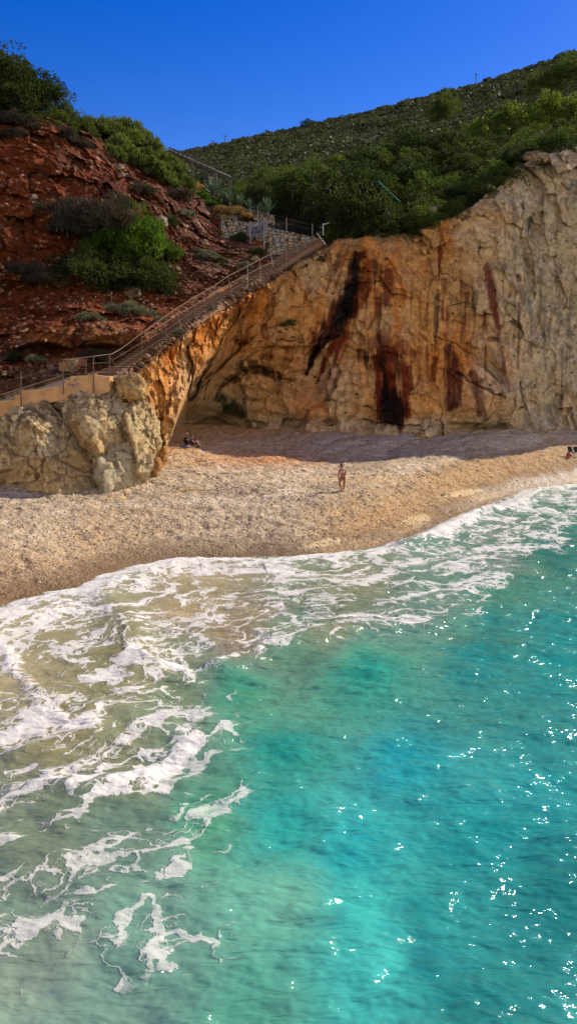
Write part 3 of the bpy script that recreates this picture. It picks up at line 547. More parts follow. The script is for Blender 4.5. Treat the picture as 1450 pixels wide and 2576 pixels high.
mis = [('twig', 225, 560, 3.6, 'big dome of dark dead twigs in the middle of the red slope'), ('twig', 170, 575, 1.6, 'dead twiggy bush at the left foot of the big twig dome'), ('dark', 300, 520, 1.2, 'dark ivy green bush capping the right of the big twig dome'),
       ('lime', 300, 628, 3.0, 'vivid green juniper bush in the middle of the red slope'), ('lime', 356, 632, 2.7, 'vivid green juniper beside the middle one, right half of the clump'), ('lime', 262, 622, 2.2, 'vivid green juniper at the left of the clump'), ('lime', 410, 640, 1.3, 'small vivid green juniper tip at the right end of the clump'),
       ('dark', 200, 705, 2.7, 'low dark creeping bush below the juniper, left end'), ('dark', 260, 705, 2.7, 'low dark creeping bush below the juniper, centre left'), ('dark', 320, 715, 2.7, 'low dark creeping bush below the juniper, centre right'), ('dark', 380, 720, 2.7, 'low dark creeping bush below the juniper, right end'),
       ('grey', 275, 778, .9, 'small round grey green cushion bush above the rock shelf'), ('grey', 330, 785, 1.5, 'larger grey scrub bush on top of the rock shelf'), ('grey', 225, 800, .8, 'grey scrub tuft at the left end of the rock shelf'), ('grey', 250, 805, .6, 'tiny grey scrub tuft on the rock shelf'),
       ('grey', 400, 805, .5, 'tiny grey tuft beside the stair rail'), ('twig', 350, 480, 1.3, 'dark twiggy bush below the leafy bank'), ('twig', 445, 495, 1.2, 'dark twiggy bush under the right end of the leafy bank'), ('grey', 460, 540, 1.0, 'grey bush on the stony ridge right of the juniper'),
       ('dark', 425, 560, .9, 'small dark bush upper right of the juniper'), ('grey', 525, 645, 1.1, 'grey green bush on the bare slope right of the juniper'), ('grey', 498, 632, .6, 'small grey tuft beside the grey green slope bush'), ('dark', 605, 605, 1.0, 'dark bush under the notice board'), ('grey', 580, 580, 1.2, 'grey bush left of the notice board'),
       ('dark', 650, 635, .7, 'dark bush at the foot of the stone wall'), ('dark', 555, 660, .6, 'small bush by the upper stair rail'), ('grey', 615, 668, .7, 'grey bush just above the stair rail'), ('twig', 100, 700, 1.2, 'flat brown dead bush on the left of the red slope'), ('twig', 60, 680, 1.2, 'brown dead bush at the far left of the red slope'),
       ('twig', 240, 900, 1.0, 'dead twigs in the hollow beneath the rock shelf'), ('grey', 90, 905, .7, 'grey scrub on the stony bank above the path'), ('dark', 30, 900, .6, 'small dark bush above the path at the left'), ('grey', 530, 775, .5, 'little grey tuft on the rim below the stairs'), ('grey', 450, 835, .45, 'little grey tuft on the rim halfway down the stairs'),
       ('mid', 730, 678, .35, 'small green plant on the rock below the upper stairs'), ('mid', 575, 1030, 1.0, 'green plant hanging in the cave hollow'), ('mid', 725, 815, .7, 'green plant on the ledge in the arch'), ('mid', 1060, 560, 1.7, 'bush topped dome on the cliff edge right of the green canopy'), ('mid', 15, 1052, .8, 'bright weed at the foot of the path wall')]
for i, (kd, uu, vv, sz, lb) in enumerate(mis):
    q = SP(uu, vv, .2); bush(kd, q-Vector((0, 0, .25*sz)), sz, lb, None, .85 if kd != 'lime' else 1.25, i)
# --- scrub cover of the far hill: one mass
def scrub():
    n = 40000; r = np.random.default_rng(5); kq = 17
    jr = (nr-1)*r.uniform(0, 1, n)**0.62*0.999; jc = 418.9*r.uniform(0.0, 1, n); a = jr.astype(int); b = jc.astype(int)
    pos = HILLP[a, b]*(1-(jr-a))[:, None]+HILLP[a+1, b]*(jr-a)[:, None]+(HILLP[a, b+1]-HILLP[a, b])*(jc-b)[:, None]
    keep = fbm(pos*np.array([.03, .012, .05]), 4, 301)+r.uniform(-.3, .3, n) > -.30; pos = pos[keep]; n = len(pos); sz = r.uniform(.9, 2.1, n)*(0.75+0.45*sstep(150, 500, pos[:, 1]))
    sz = sz*(.75+.55*sstep(-.2, .4, fbm(pos*.04, 3, 307))); sz = np.where(r.uniform(0, 1, n) > .98, sz*1.6, sz)
    d = r.normal(size=(n, kq, 3)); d[:, :, 2] = np.abs(d[:, :, 2]); d /= np.linalg.norm(d, axis=2)[:, :, None]
    c = pos[:, None]+d*(sz[:, None]*r.uniform(.55, 1.05, (n, kq)))[:, :, None]*np.array([1, 1, .75])
    a1 = np.cross(d, r.normal(size=(n, kq, 3))); a1 /= np.linalg.norm(a1, axis=2)[:, :, None]+1e-6; nn = d+.5*r.normal(size=(n, kq, 3)); b1 = np.cross(nn, a1); b1 /= np.linalg.norm(b1, axis=2)[:, :, None]+1e-6
    q = (sz[:, None]*r.uniform(.32, .55, (n, kq)))[:, :, None]
    V = np.stack([c+a1*q, c+b1*q*.8, c-a1*q*.9, c-b1*q*.8+d*q*.3], 2)
    w = np.clip(r.uniform(0, 1, n)*.7+.5*fbm(pos*.02, 3, 305)+.15, 0, 1)[:, None]
    cc = lin((46, 54, 36))*(1-w)+lin((86, 90, 62))*w; cc = np.repeat(cc, kq*4, 0)*np.repeat(r.uniform(.75, 1.25, (n*kq, 1)), 4, 0)
    return raw_mesh('scrub', V.reshape(-1, 3), np.arange(n*kq*4).reshape(-1, 4), cc, smooth=False)
meta(link('scrub', scrub(), leaf_mat('scrub_leaves', .12)), kind='stuff', label='low green scrub covering the far mountain slope')
exec_parts = True
# ------------------------------------------------------------------ boulders
def boulder(label, sil, Y, th, front=(), name='boulder', sub=6, rough=1.0, base=(252, 220, 170), dark=(142, 118, 92), warm=(246, 190, 122), wt=.4, group=None, p=34, mat=None, seed=0):
    """a free standing rock: convex core from its outline at real size, roughened"""
    pts = [PV(u, v, Y) for u, v in sil]+[PV(u+(CU-u)*0.02, v, Y+th) for u, v in sil]+[PV(*q) for q in front]
    bm = bmesh.new()
    for q in pts: bm.verts.new(q)
    bmesh.ops.convex_hull(bm, input=bm.verts); bmesh.ops.recalc_face_normals(bm, faces=bm.faces)
    ctr = sum((v.co for v in bm.verts if v.link_faces), Vector())/max(1, len([v for v in bm.verts if v.link_faces]))
    pl = []
    for f in bm.faces:
        if f.calc_area() < 1e-6: continue
        n = f.normal; d = n.dot(f.calc_center_median()-ctr)
        if d > 1e-4: pl.append((*n, d))
    bm.free(); pl = np.array(pl); bm = bmesh.new(); bmesh.ops.create_icosphere(bm, subdivisions=sub, radius=1.0); bm.verts.ensure_lookup_table()
    dr = np.array([v.co[:] for v in bm.verts]); F = np.array([[v.index for v in f.verts] for f in bm.faces]); bm.free()
    k = np.clip((dr @ pl[:, :3].T)/pl[:, 3][None], 0, None); r = (k**p).sum(1)**(-1.0/p)
    V = dr*r[:, None]+np.array(ctr); R = float(np.median(r)); q = V/ max(R, .3)*2.2+seed*9.1
    w3 = np.stack([fbm(q, 3, 600+j) for j in range(3)], -1); q2 = q+w3*.3
    a_, b_, ci = worley(q2*0.9, 611)
    a2_, b2_, c2_ = worley(q2*2.1+4, 613); disp = .05*fbm(q2*.8, 3, 621)+.08*ridged(q2*1.3, 5, 623, .6)-.05+.05*ridged(q2*4, 4, 625)-.03+.36*facet(q2*.7, 365)+.17*facet(q2*1.9+3, 367)+.07*facet(q2*5, 369)-.10*sstep(.07, 0, b_-a_)+.03*fbm(q2*14, 3, 627)
    V = V+dr*(disp*R*.62*rough)[:, None]
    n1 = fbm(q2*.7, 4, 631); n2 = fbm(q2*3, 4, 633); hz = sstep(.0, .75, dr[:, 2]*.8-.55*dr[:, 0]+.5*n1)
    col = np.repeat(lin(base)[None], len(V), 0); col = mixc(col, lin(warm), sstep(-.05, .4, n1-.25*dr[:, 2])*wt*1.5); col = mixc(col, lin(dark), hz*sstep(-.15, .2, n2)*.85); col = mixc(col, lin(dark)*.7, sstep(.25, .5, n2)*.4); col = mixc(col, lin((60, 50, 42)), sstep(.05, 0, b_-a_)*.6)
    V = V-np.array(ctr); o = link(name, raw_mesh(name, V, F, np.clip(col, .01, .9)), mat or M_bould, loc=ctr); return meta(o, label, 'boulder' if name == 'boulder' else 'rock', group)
boulder('big rounded pale boulder at the left foot of the path wall, resting on the sand', [(-70, 1040), (20, 1022), (75, 1008), (130, 1012), (168, 1045), (200, 1095), (232, 1135), (256, 1178), (257, 1225), (250, 1250), (190, 1250), (120, 1232), (40, 1222), (-70, 1225)], 49.2, 3.2,
        [(20, 1130, 47.4), (95, 1090, 46.6), (110, 1160, 45.7), (118, 1236, 45.6), (160, 1255, 45.9), (20, 1215, 47.0), (225, 1262, 47.2)], sub=7, wt=.22, seed=1, rough=.8)
boulder('craggy block of pale rock directly below the graffiti wall', [(128, 1010), (180, 982), (235, 982), (268, 978), (296, 988), (316, 1030), (330, 1072), (334, 1128), (300, 1150), (240, 1150), (195, 1110), (155, 1060)], 50.2, 2.8, [(205, 1040, 47.9), (228, 1090, 47.0), (236, 1140, 47.0), (190, 1070, 48.0)], sub=6, seed=2, rough=.8)
boulder('smooth grey white boulder at the foot of the arch pillar', [(215, 1100), (290, 1092), (338, 1088), (358, 1110), (376, 1165), (370, 1210), (362, 1240), (300, 1240), (240, 1240), (225, 1190)], 50.0, 3.4, [(245, 1150, 47.4), (258, 1240, 46.6), (280, 1242, 46.8), (250, 1190, 46.9)], sub=6, base=(252, 228, 186), wt=.1, seed=3, rough=.8)
boulder('tall pale rock rib between the graffiti wall and the orange arch pillar', [(270, 985), (330, 982), (362, 1005), (392, 1060), (396, 1120), (378, 1205), (362, 1225), (335, 1150), (300, 1060)], 51.6, 3, [(312, 1040, 49.2), (335, 1120, 48.6), (350, 1200, 48.4)], sub=6, base=(252, 218, 164), seed=4, rough=.9)
boulder('squarish blocky rock at the right end of the path wall, under the lowest steps', [(285, 950), (320, 940), (352, 948), (362, 970), (362, 1003), (325, 1010), (290, 1000)], 50.6, 2.2, [(320, 975, 49.9), (350, 990, 49.9)], sub=5, base=(244, 204, 140), seed=5)
boulder('low rock step at the right foot of the arch pillar', [(372, 1160), (395, 1150), (402, 1170), (392, 1210), (372, 1216)], 51.5, 2, [], sub=5, base=(236, 180, 110), seed=6)
boulder('narrow wedge of rock on the sand beside the arch opening', [(392, 1140), (412, 1120), (418, 1140), (404, 1180), (392, 1190)], 53.2, 2, [], sub=5, base=(236, 170, 96), seed=16)
boulder('dark crusty rock on the bank above the path wall, left of the stairs', [(145, 915), (168, 902), (190, 905), (196, 920), (180, 935), (150, 932)], 50.6, 1.2, [], sub=5, base=(180, 160, 130), seed=7)
for i, (a, b, w_, h_, lb) in enumerate([(195, 905, 9, 8, 'small pale block beside the rusty chair on the path'), (330, 735, 22, 16, 'jagged grey outcrop below the creeping bush'), (180, 700 - 0, 8, 6, 'pale stone left of the creeping bush'), (610, 700, 12, 8, 'pale stone just above the middle of the stairs'),
        (300, 540 + 5, 0, 0, ''), (295, 420, 11, 8, 'pale stone in the upper red earth, the larger of two'), (302, 440, 9, 7, 'pale stone in the upper red earth just below its larger twin'), (75, 495, 9, 7, 'stone low on the left red slope'), (555, 545, 22, 9, 'grey slab on the ridge left of the stone wall'), (510, 610, 12, 9, 'white stone right of the juniper, upper one'),
        (432, 645, 14, 10, 'pale stone at the tip of the juniper'), (395, 560 - 2, 22, 18, 'weathered grey rock with white streaks right of the twig dome'), (640, 650, 12, 7, 'flat stone at the foot of the sign post'), (1230, 470, 16, 8, 'pale rock sticking out of the cliff edge below the upper bushes'), (1350, 395, 40, 16, 'broad grey rock ledge at the upper right cliff edge'), (1090, 525, 9, 8, 'white stone on the cliff edge beside the domed bush')]):
    if w_ == 0: continue
    Yq = float(Ysurf(np.array([a*1.0]), np.array([b*1.0]))[0])-.5
    boulder(lb, [(a-w_, b+h_*.3), (a-w_*.6, b-h_*.7), (a+w_*.2, b-h_), (a+w_*.9, b-h_*.4), (a+w_, b+h_*.6), (a, b+h_)], Yq, w_*.035, [(a, b, Yq-w_*.012)], name='rock', sub=4, base=(186, 170, 148), rough=1.0, seed=20+i)
meta(bpy.data.objects.new('x', None)) if False else None
gp = ground_at(886, 1204); o = boulder('small white stone on the sand behind the walking person', [(878, 1205), (882, 1200), (890, 1199), (898, 1204), (893, 1208), (880, 1208)], gp.y, .5, [], name='rock', sub=4, base=(226, 220, 208), dark=(200, 190, 176), rough=.7, seed=50)
# ------------------------------------------------------------------ loose stones
def stones(n, place, smin, smax, cols, seed):
    r = np.random.default_rng(seed); bm = bmesh.new(); bmesh.ops.create_icosphere(bm, subdivisions=1, radius=1.0); bm.verts.ensure_lookup_table()
    iv = np.array([v.co[:] for v in bm.verts]); iff = np.array([[v.index for v in f.verts] for f in bm.faces]); bm.free()
    pos = place(r, n); n = len(pos); s = smin+(smax-smin)*r.uniform(0, 1, n)**3
    V = iv[None]*s[:, None, None]*r.uniform(.6, 1.3, (n, 1, 3))*(1+.25*r.uniform(-1, 1, (n, len(iv), 1)))*np.array([1, 1, .65])+pos[:, None]
    F = iff[None]+(np.arange(n)*len(iv))[:, None, None]; cs = lin(cols); c = cs[r.integers(0, len(cs), n)]*r.uniform(.7, 1.2, (n, 1))
    return raw_mesh('stones', V.reshape(-1, 3), F.reshape(-1, 3), np.repeat(c, len(iv), 0), smooth=False)
def on_slope(r, n):
    i = r.integers(0, len(pd), n*30); i = i[(hill[i] > .9) & (u0[i] > -150)]; w = .06+.7*sstep(150, 620, u0[i])+.5*sstep(620, 700, v0[i])+.6*sstep(0, .3, fbm(pd[i]*.4, 3, 701)); i = i[r.uniform(0, 1.6, len(i)) < w][:n]; return pd[i]
M_stone = rock_mat('loose_stone', .3, .4, 2, .2)
meta(link('loose_stones', stones(4600, on_slope, .03, .19, [(150, 122, 96), (120, 72, 46), (146, 124, 100), (104, 54, 34), (96, 50, 32)], 41), M_stone), kind='stuff', label='loose stones scattered over the red slope')
def on_rim(r, n):
    a = r.uniform(310, 830, n); b = np.interp(a, STL[:, 0], STL[:, 1])+r.uniform(20, 46, n); return P(a, b, Ysurf(a, b)-.2)
meta(link('rubble', stones(520, on_rim, .06, .28, [(130, 100, 72), (110, 80, 54), (160, 124, 86), (84, 64, 48)], 43), M_stone), kind='stuff', label='rubble along the rock rim beneath the stairs')
def on_beach(r, n):
    a = r.uniform(-60, 1500, n*3); y_ = r.uniform(30, 66, n*3); x_ = (a-CU)/FPX*y_; zz, s_, _ = beach_z(x_, y_); k = (s_ > 1.2) & (s_ < 24) & (r.uniform(0, 1, n*3) < .4+.6*sstep(-.1, .3, fbm(np.stack([x_*.2, y_*.5, 0*x_], -1), 3, 711)))
    return np.stack([x_, y_, zz+.0], -1)[k][:n]
meta(link('beach_pebbles', stones(9000, on_beach, .025, .085, [(196, 176, 150), (150, 130, 106), (140, 120, 96), (206, 190, 166), (120, 104, 84)], 45), M_stone), kind='stuff', label='pebbles strewn over the beach')
# ------------------------------------------------------------------ stairs, landing wall, railing
M_step = simple('brown_concrete', (.17, .092, .058), .95, var=.35, scale=3, bump=.6); M_nose = simple('worn_step_edge', (.30, .18, .11), .9, var=.3, scale=4, bump=.4); M_kerb = simple('rough_stone_kerb', (.26, .13, .07), .95, var=.4, scale=5, bump=.8)
M_wallc = simple('ochre_render', (.50, .27, .11), .95, var=.6, scale=2.0, bump=.7); M_rust = simple('rusty_steel', (.13, .075, .05), .6, .4, .4, 20); M_galv = simple('worn_galvanised_steel', (.30, .20, .13), .5, .4, .2, 20)  # path wall render in its own mottled ochre
EY = [(300, 52.6), (372, 55.7), (418, 57.9), (460, 59.9), (545, 64.0), (625, 68.4), (715, 73.6), (815, 79.2)]
def SY(u): return float(np.interp(u, [a for a, b in EY], [b for a, b in EY]))
EDGE = [(300, 941), (330, 926), (372, 898), (418, 860), (460, 828), (500, 799), (545, 768), (590, 744), (625, 722), (660, 700), (715, 660), (760, 630), (815, 600)]
ep = [PV(u, v, SY(u)) for u, v in EDGE]; stair = empty('staircase', ep[0]); meta(stair, 'long brown concrete staircase climbing along the top of the rock arch', 'staircase')
def along(zq):
    for a, b in zip(ep[:-1], ep[1:]):
        if a.z <= zq <= b.z: k = (zq-a.z)/(b.z-a.z); return a.lerp(b, k), (b-a)
    return ep[-1], ep[-1]-ep[-2]
nst = 72; zs = np.linspace(ep[0].z, ep[-1].z-.02, nst+1)
for i in range(nst):
    a, d = along(zs[i]); b, d2 = along(zs[i+1]); d = Vector((d.x, d.y, 0)).normalized(); pr = Vector((-d.y, d.x, 0)); W = 1.5; m = MB()
    run = max(.2, (Vector((b.x, b.y, 0))-Vector((a.x, a.y, 0))).length)+.06; h = zs[i+1]-zs[i]
    rot = Matrix((( d.x, pr.x, 0), (d.y, pr.y, 0), (0, 0, 1))); c = Vector((a.x, a.y, zs[i+1]))+d*run*.5+pr*(W/2+.14)
    m.box(c+Vector((0, 0, -.45-.01)), (run, W, .9), rot); nf = len(m.bm.faces); m.box(c+Vector((0, 0, -.02))-d*.03, (run+.05, W-.004, .06), rot)
    m.bm.faces.ensure_lookup_table()
    for f_ in list(m.bm.faces)[nf:]: f_.material_index = 1
    o = m.build('step', M_step, stair); o.data.materials.append(M_nose); o.matrix_parent_inverse = Matrix.Translation(-ep[0])
    if i % 1 == 0:
        m = MB(); m.box(Vector((a.x, a.y, zs[i+1]-.39+random.uniform(-.03, .03)))+d*run*.5+pr*random.uniform(-.02, .02), (run+.02, .16+random.uniform(-.04, .03), .5), rot, .05); o = m.build('kerb_block', M_kerb, stair); o.matrix_parent_inverse = Matrix.Translation(-ep[0])
# concrete wall with scribbles, path behind it
top = [(-200, 1050), (-60, 1022), (0, 1010), (38, 1004), (38.5, 994), (52, 993), (53, 982), (100, 978), (155, 970), (156, 963), (165, 962), (166, 956), (176, 955), (176.5, 946), (233, 943), (276, 947)]
bot = [(276, 985), (233, 998), (174, 1004), (131, 1012), (90, 1022), (53, 1040), (0, 1050), (-60, 1060), (-200, 1080)]
WY = lambda u: float(np.interp(u, [-200, 0, 276], [47.6, 48.6, 50.3]))
wall = empty('path_wall', PV(100, 1000, 49)); meta(wall, 'ochre rendered path wall stepping up to the stairs, scribbled with purple graffiti', 'wall'); inv = Matrix.Translation(-wall.location)
m = MB(); tf = [PV(u, v, WY(u)) for u, v in top]+[PV(u, v, WY(u)-.05) for u, v in bot]; m.prism(tf, (0.1, 1.0, 0)); o = m.build('wall', M_wallc, wall); o.matrix_parent_inverse = inv
bv = o.modifiers.new('b', 'BEVEL'); bv.width = .05; bv.segments = 2; bv.limit_method = 'ANGLE'
M_purp = simple('purple_spray_paint', (.10, .05, .12), .8)
def scribble(strokes, Yf, r, mat, parent, inv, name='graffiti'):
    m = MB()
    for s_ in strokes:
        q = [PV(u, v, Yf(u)-.015) for u, v in s_]
        m.path(q, r, 5)
    o = m.build(name, mat, parent); o.matrix_parent_inverse = inv; return o
z8 = lambda L_: [(x*.2043, 875.7+y*.2043) for x, y in L_]
scribble([z8([(830, 500), (828, 460), (850, 430), (885, 418), (905, 430), (890, 460), (860, 470), (845, 455)]), z8([(875, 470), (885, 440), (895, 480), (905, 440), (915, 490), (925, 445), (935, 480)]), z8([(840, 440), (900, 452), (960, 448)]), z8([(930, 395), (928, 375), (942, 366), (957, 375), (955, 392), (940, 400), (930, 395)]), z8([(938, 400), (936, 440)]), z8([(905, 385), (936, 415), (965, 440), (980, 480)]), z8([(895, 410), (915, 390)]), z8([(960, 430), (1000, 440), (1030, 455)])], WY, .012, M_purp, wall, inv)
m = MB(); m.prism([PV(-200, 1040, 48.6)+Vector((0, .9, 0)), PV(0, 1008, 49.6), PV(155, 968, 50.4), PV(180, 948, 50.9), PV(290, 944, 51.4), PV(300, 944, 53.4), PV(170, 950, 53.4), PV(0, 1000, 52), PV(-200, 1030, 51.5)], (0, 0, -.4)); meta(m.build('path', simple('dusty_path', (.34, .25, .17), .95, bump=.5)), kind='structure', label='dusty path behind the ochre wall')
rail = empty('railing', ep[0]); meta(rail, 'rusty steel handrail following the outer edge of the stairs and path', 'railing'); inv = Matrix.Translation(-ep[0])
posts = [(-12, 950, -12, 1045), (53, 934, 54, 1024), (158, 904, 160, 988), (235, 896, 236, 988), (276, 892, 276, 948), (356, 838, 357, 906), (415, 796, 417, 856), (440, 778, 459, 831), (488, 748, 490, 797), (542, 717, 544, 771), (572, 695, 588, 753), (622, 669, 623, 727), (653, 653, 656, 714), (680, 639, 686, 668), (719, 623, 720, 656), (746, 613, 747, 634), (766, 604, 767, 622), (789, 593, 790, 604)]
def RY(u): return (WY(u)-.12) if u < 250 else (float(np.interp(u, [250, 300], [50.0, 51.7])) if u < 300 else SY(u)-.22)
for (a, b, c_, d) in posts:
    m = MB(); m.bar(PV(a, b, RY(a)), PV(c_, d+2, RY(a)), .03 if a > 240 else .035); o = m.build('post', M_rust if a < 620 else M_galv, rail); o.matrix_parent_inverse = inv
def railbar(pts, r, mat, Yo=0):
    m = MB(); m.path([PV(u, v, RY(u)+Yo) for u, v in pts], r); o = m.build('rail', mat, rail); o.matrix_parent_inverse = inv
railbar([(158, 905), (235, 896), (282, 890), (300, 880), (320, 866), (356, 838), (415, 796), (440, 778), (488, 748), (542, 717), (572, 695), (622, 669), (653, 653), (680, 639), (719, 623), (746, 613), (766, 604), (789, 592), (808, 583)], .022, M_galv)
railbar([(356, 850), (415, 812), (440, 795), (488, 768), (542, 733), (580, 712), (622, 690), (653, 673), (680, 662), (719, 640), (746, 631), (780, 617), (812, 600)], .018, M_galv, -.06)
railbar([(284, 905), (356, 862), (417, 830), (488, 781), (543, 750), (623, 706), (655, 690)], .016, M_rust); railbar([(290, 925), (356, 885), (417, 846), (490, 795), (544, 764)], .014, M_rust)
railbar([(-12, 968), (53, 948), (158, 921)], .014, M_rust); railbar([(-12, 997), (53, 977), (158, 944)], .022, M_galv); railbar([(159, 923), (235, 914), (276, 911)], .018, M_rust); railbar([(159, 942), (235, 937), (276, 936)], .018, M_rust)
railbar([(278, 900), (309, 948)], .02, M_rust); railbar([(676, 662), (705, 662), (716, 657)], .02, M_galv, -.1)
rp = empty('rail_gate_post', PV(812, 590, 79)); meta(rp, 'pale post with a leaning brace at the top end of the stair rail', 'post'); inv = Matrix.Translation(-rp.location)
for nm, a, b in (('post', (812, 562, 79), (812, 592, 79)), ('crossbar', (810, 565, 78.95), (832, 559, 79)), ('brace', (796, 586, 78.6), (818, 615, 78.6))):
    m = MB(); m.bar(PV(*a), PV(*b), .05); o = m.build(nm, simple('pale_paint_'+nm, (.5, .5, .48)), rp); o.matrix_parent_inverse = inv
# rusty folding chair on the landing
ch = empty('folding_chair', PV(208, 945, 50.9)); meta(ch, 'rusty frame chair standing on the landing behind the railing', 'chair')
def cpart(nm, f, mat, par):
    m = MB(); f(m); return m.build(nm, mat, par)
M_rd = simple('faded_red_slats', (.20, .075, .05), .8)
cpart('backrest', lambda m: [m.box((0, .14-.01*k, .62+.09*k), (.5, .03, .07)) for k in range(5)], M_rd, ch); cpart('seat', lambda m: [m.box((0, -.18+.09*k, .45), (.5, .07, .03)) for k in range(4)], M_rd, ch)
for sx in (-.25, .25):
    cpart('leg', lambda m: m.bar((sx, -.25, 0), (sx, .18, 1.08), .02), M_rust, ch); cpart('leg', lambda m: m.bar((sx, .28, 0), (sx, -.22, .5), .02), M_rust, ch)
# sack hanging on the post
r_ = np.random.default_rng(3); m = MB(); m.prism([PV(50, 1024, 47.9), PV(57, 1026, 47.9), (PV(55, 1036, 47.8)), PV(46, 1052, 47.6), PV(38, 1060, 47.5), PV(27, 1050, 47.6), PV(40, 1042, 47.7)], (0, .12, 0)); bmesh.ops.subdivide_edges(m.bm, edges=m.bm.edges, cuts=3)
for v in m.bm.verts: v.co += Vector(r_.normal(0, .02, 3))
meta(m.build('cloth_sack', simple('straw_sack', (.5, .4, .22), .9, bump=.5), smooth=True), 'torn straw coloured sack hanging at the foot of the left rail post', 'sack')
# ------------------------------------------------------------------ notice board, stone walls, fence
M_post = simple('grey_pole', (.22, .22, .24), .5, .3); nb = empty('notice_board', PV(648, 618, 76)); meta(nb, 'grey notice board on two poles in front of the stone wall, scribbled over', 'sign'); inv = Matrix.Translation(-nb.location)
def npart(nm, m, mat, par=nb, iv=None):
    o = m.build(nm, mat, par); o.matrix_parent_inverse = inv if iv is None else iv; return o
pn = [PV(625, 561.5, 76.3), PV(671, 553.5, 75.5), PV(671, 585, 75.5), PV(625.5, 594.5, 76.3)]
npart('panel', MB().prism(pn, (.02, .09, 0)), simple('grey_panel', (.15, .14, .17), .6, var=.08))
m = MB(); [m.bar(pn[i], pn[(i+1) % 4], .03) for i in range(4)]; npart('frame', m, simple('worn_frame', (.26, .22, .2)))
for a in ((629, 556, 618), (664, 547, 634)): npart('pole', MB().bar(PV(a[0], a[1], 75.6), PV(a[0], a[2], 75.7), .055), M_post)
BY = lambda u: 76.3-(u-625)*.8/46-.03
z6 = lambda L_: [((940+x/7.25)*.6439, (840+y/7.25)*.6439) for x, y in L_]
M_w = simple('white_paint_marker', (.62, .6, .58)); M_b = simple('blue_paint_marker', (.05, .05, .16)); M_k = simple('dark_sticker', (.02, .02, .02))
scribble([z6([(345, 270), (320, 285), (330, 310), (350, 300), (345, 285)]), z6([(365, 310), (372, 285), (385, 300), (395, 270)]), z6([(410, 300), (415, 265), (432, 290), (445, 255), (450, 290)]), z6([(445, 245), (480, 240), (492, 265), (470, 280)])], BY, .02, M_w, nb, inv, 'white_scribble')
scribble([z6([(405, 345), (370, 350), (352, 380), (370, 405), (398, 400), (402, 380), (385, 380)]), z6([(425, 350), (412, 375), (425, 395), (445, 385), (448, 360), (425, 350)]), z6([(460, 315), (463, 375)]), z6([(464, 392), (465, 398)])], BY, .022, M_b, nb, inv, 'blue_writing')
scribble([z6([(420, 500), (430, 460), (470, 440), (520, 430), (560, 440), (600, 470)]), z6([(440, 510), (460, 480), (490, 500), (520, 470), (560, 500)]), z6([(600, 300), (640, 295)]), z6([(600, 330), (605, 420), (620, 350), (615, 450)]), z6([(540, 345), (560, 340), (545, 370)]), z6([(310, 520), (320, 480), (340, 520), (350, 440)])], BY, .03, M_k, nb, inv, 'dark_drawing')
npart('red_sticker', MB().prism([PV(*(z6([(x, y)])[0]), 75.45) for x, y in ((690, 180), (720, 176), (720, 215), (690, 220))], (0, .03, 0)), simple('red_sticker', (.45, .06, .05)))
def stone_wall(label, tp, bt, Ys_, name='stone_wall'):
    n = 260; m_ = 60; a = np.linspace(tp[0][0], tp[-1][0], n); tv = np.interp(a, [q[0] for q in tp], [q[1] for q in tp]); bv_ = np.interp(a, [q[0] for q in bt], [q[1] for q in bt]); Yw = np.interp(a, [tp[0][0], tp[-1][0]], Ys_)
    k = np.linspace(0, 1, m_)[:, None]; Vv = bv_[None]*(1-k)+tv[None]*k; Uu = np.repeat(a[None], m_, 0); Yv = np.repeat(Yw[None], m_, 0); p = P(Uu.ravel(), Vv.ravel(), Yv.ravel()); q = p*np.array([2.6, .6, 3.2])+.5*fbm(p*2, 2, 801)[:, None]; a_, b_, ci = worley(q, 803)
    g_ = sstep(.03, .14, b_-a_); p = P(Uu.ravel(), Vv.ravel(), Yv.ravel()-.12*g_*(.5+.7*ci)); cs = lin([(170, 164, 152)])*(.55+.7*ci[:, None]); cs = mixc(cs, lin((176, 132, 84)), (ci > .75)*.6); cs = mixc(cs, lin((52, 44, 38)), 1-g_)
    T = p.reshape(m_, n, 3)[-1]; bk_ = np.repeat(T[None], 6, 0).copy(); bk_[:, :, 1] += np.linspace(.05, .7, 6)[:, None]; p = np.concatenate([p, bk_.reshape(-1, 3)]); cs = np.concatenate([cs, np.repeat(lin((120, 112, 100))[None], 6*n, 0)])
    dn = bk_[-1].copy(); dn2 = np.repeat(dn[None], 2, 0); dn2[1, :, 2] -= 2.0; p = np.concatenate([p, dn2[1]]); cs = np.concatenate([cs, cs[-n:]])
    meta(link(name, raw_mesh(name, p, gridF(m_+7, n), cs), M_stone), label, 'wall')
stone_wall('dry stone retaining wall behind the notice board, dropping to the stairs', [(556, 551), (600, 556), (640, 563), (680, 573), (720, 581), (760, 590), (806, 600)], [(556, 600), (600, 616), (640, 626), (680, 642), (720, 640), (760, 626), (806, 606)], (76.2, 79.2))
stone_wall('upper dry stone wall beneath the agaves', [(596, 517), (640, 528), (690, 543)], [(596, 540), (640, 553), (690, 566)], (80.3, 80.6))
stone_wall('short piece of stone wall in the shade at the stairhead', [(803, 537), (820, 534), (838, 537)], [(803, 575), (820, 576), (838, 578)], (81, 81))
fc = empty('wire_fence', PV(720, 578, 78)); meta(fc, 'thin wire fence with steel posts on top of the stone wall', 'fence'); iv = Matrix.Translation(-fc.location)
for a in ((720, 547, 579, 77.5), (785, 562, 592, 78.6), (648, 522, 556, 79.5)): npart('post', MB().bar(PV(a[0], a[1], a[3]), PV(a[0], a[2], a[3]), .035), M_post, fc, iv)
for dz in (0, 12): npart('wire', MB().path([PV(648, 528+dz, 79.5), PV(720, 550+dz, 77.5), PV(785, 566+dz, 78.6), PV(815, 575+dz, 79.2)], .012), M_rust, fc, iv)
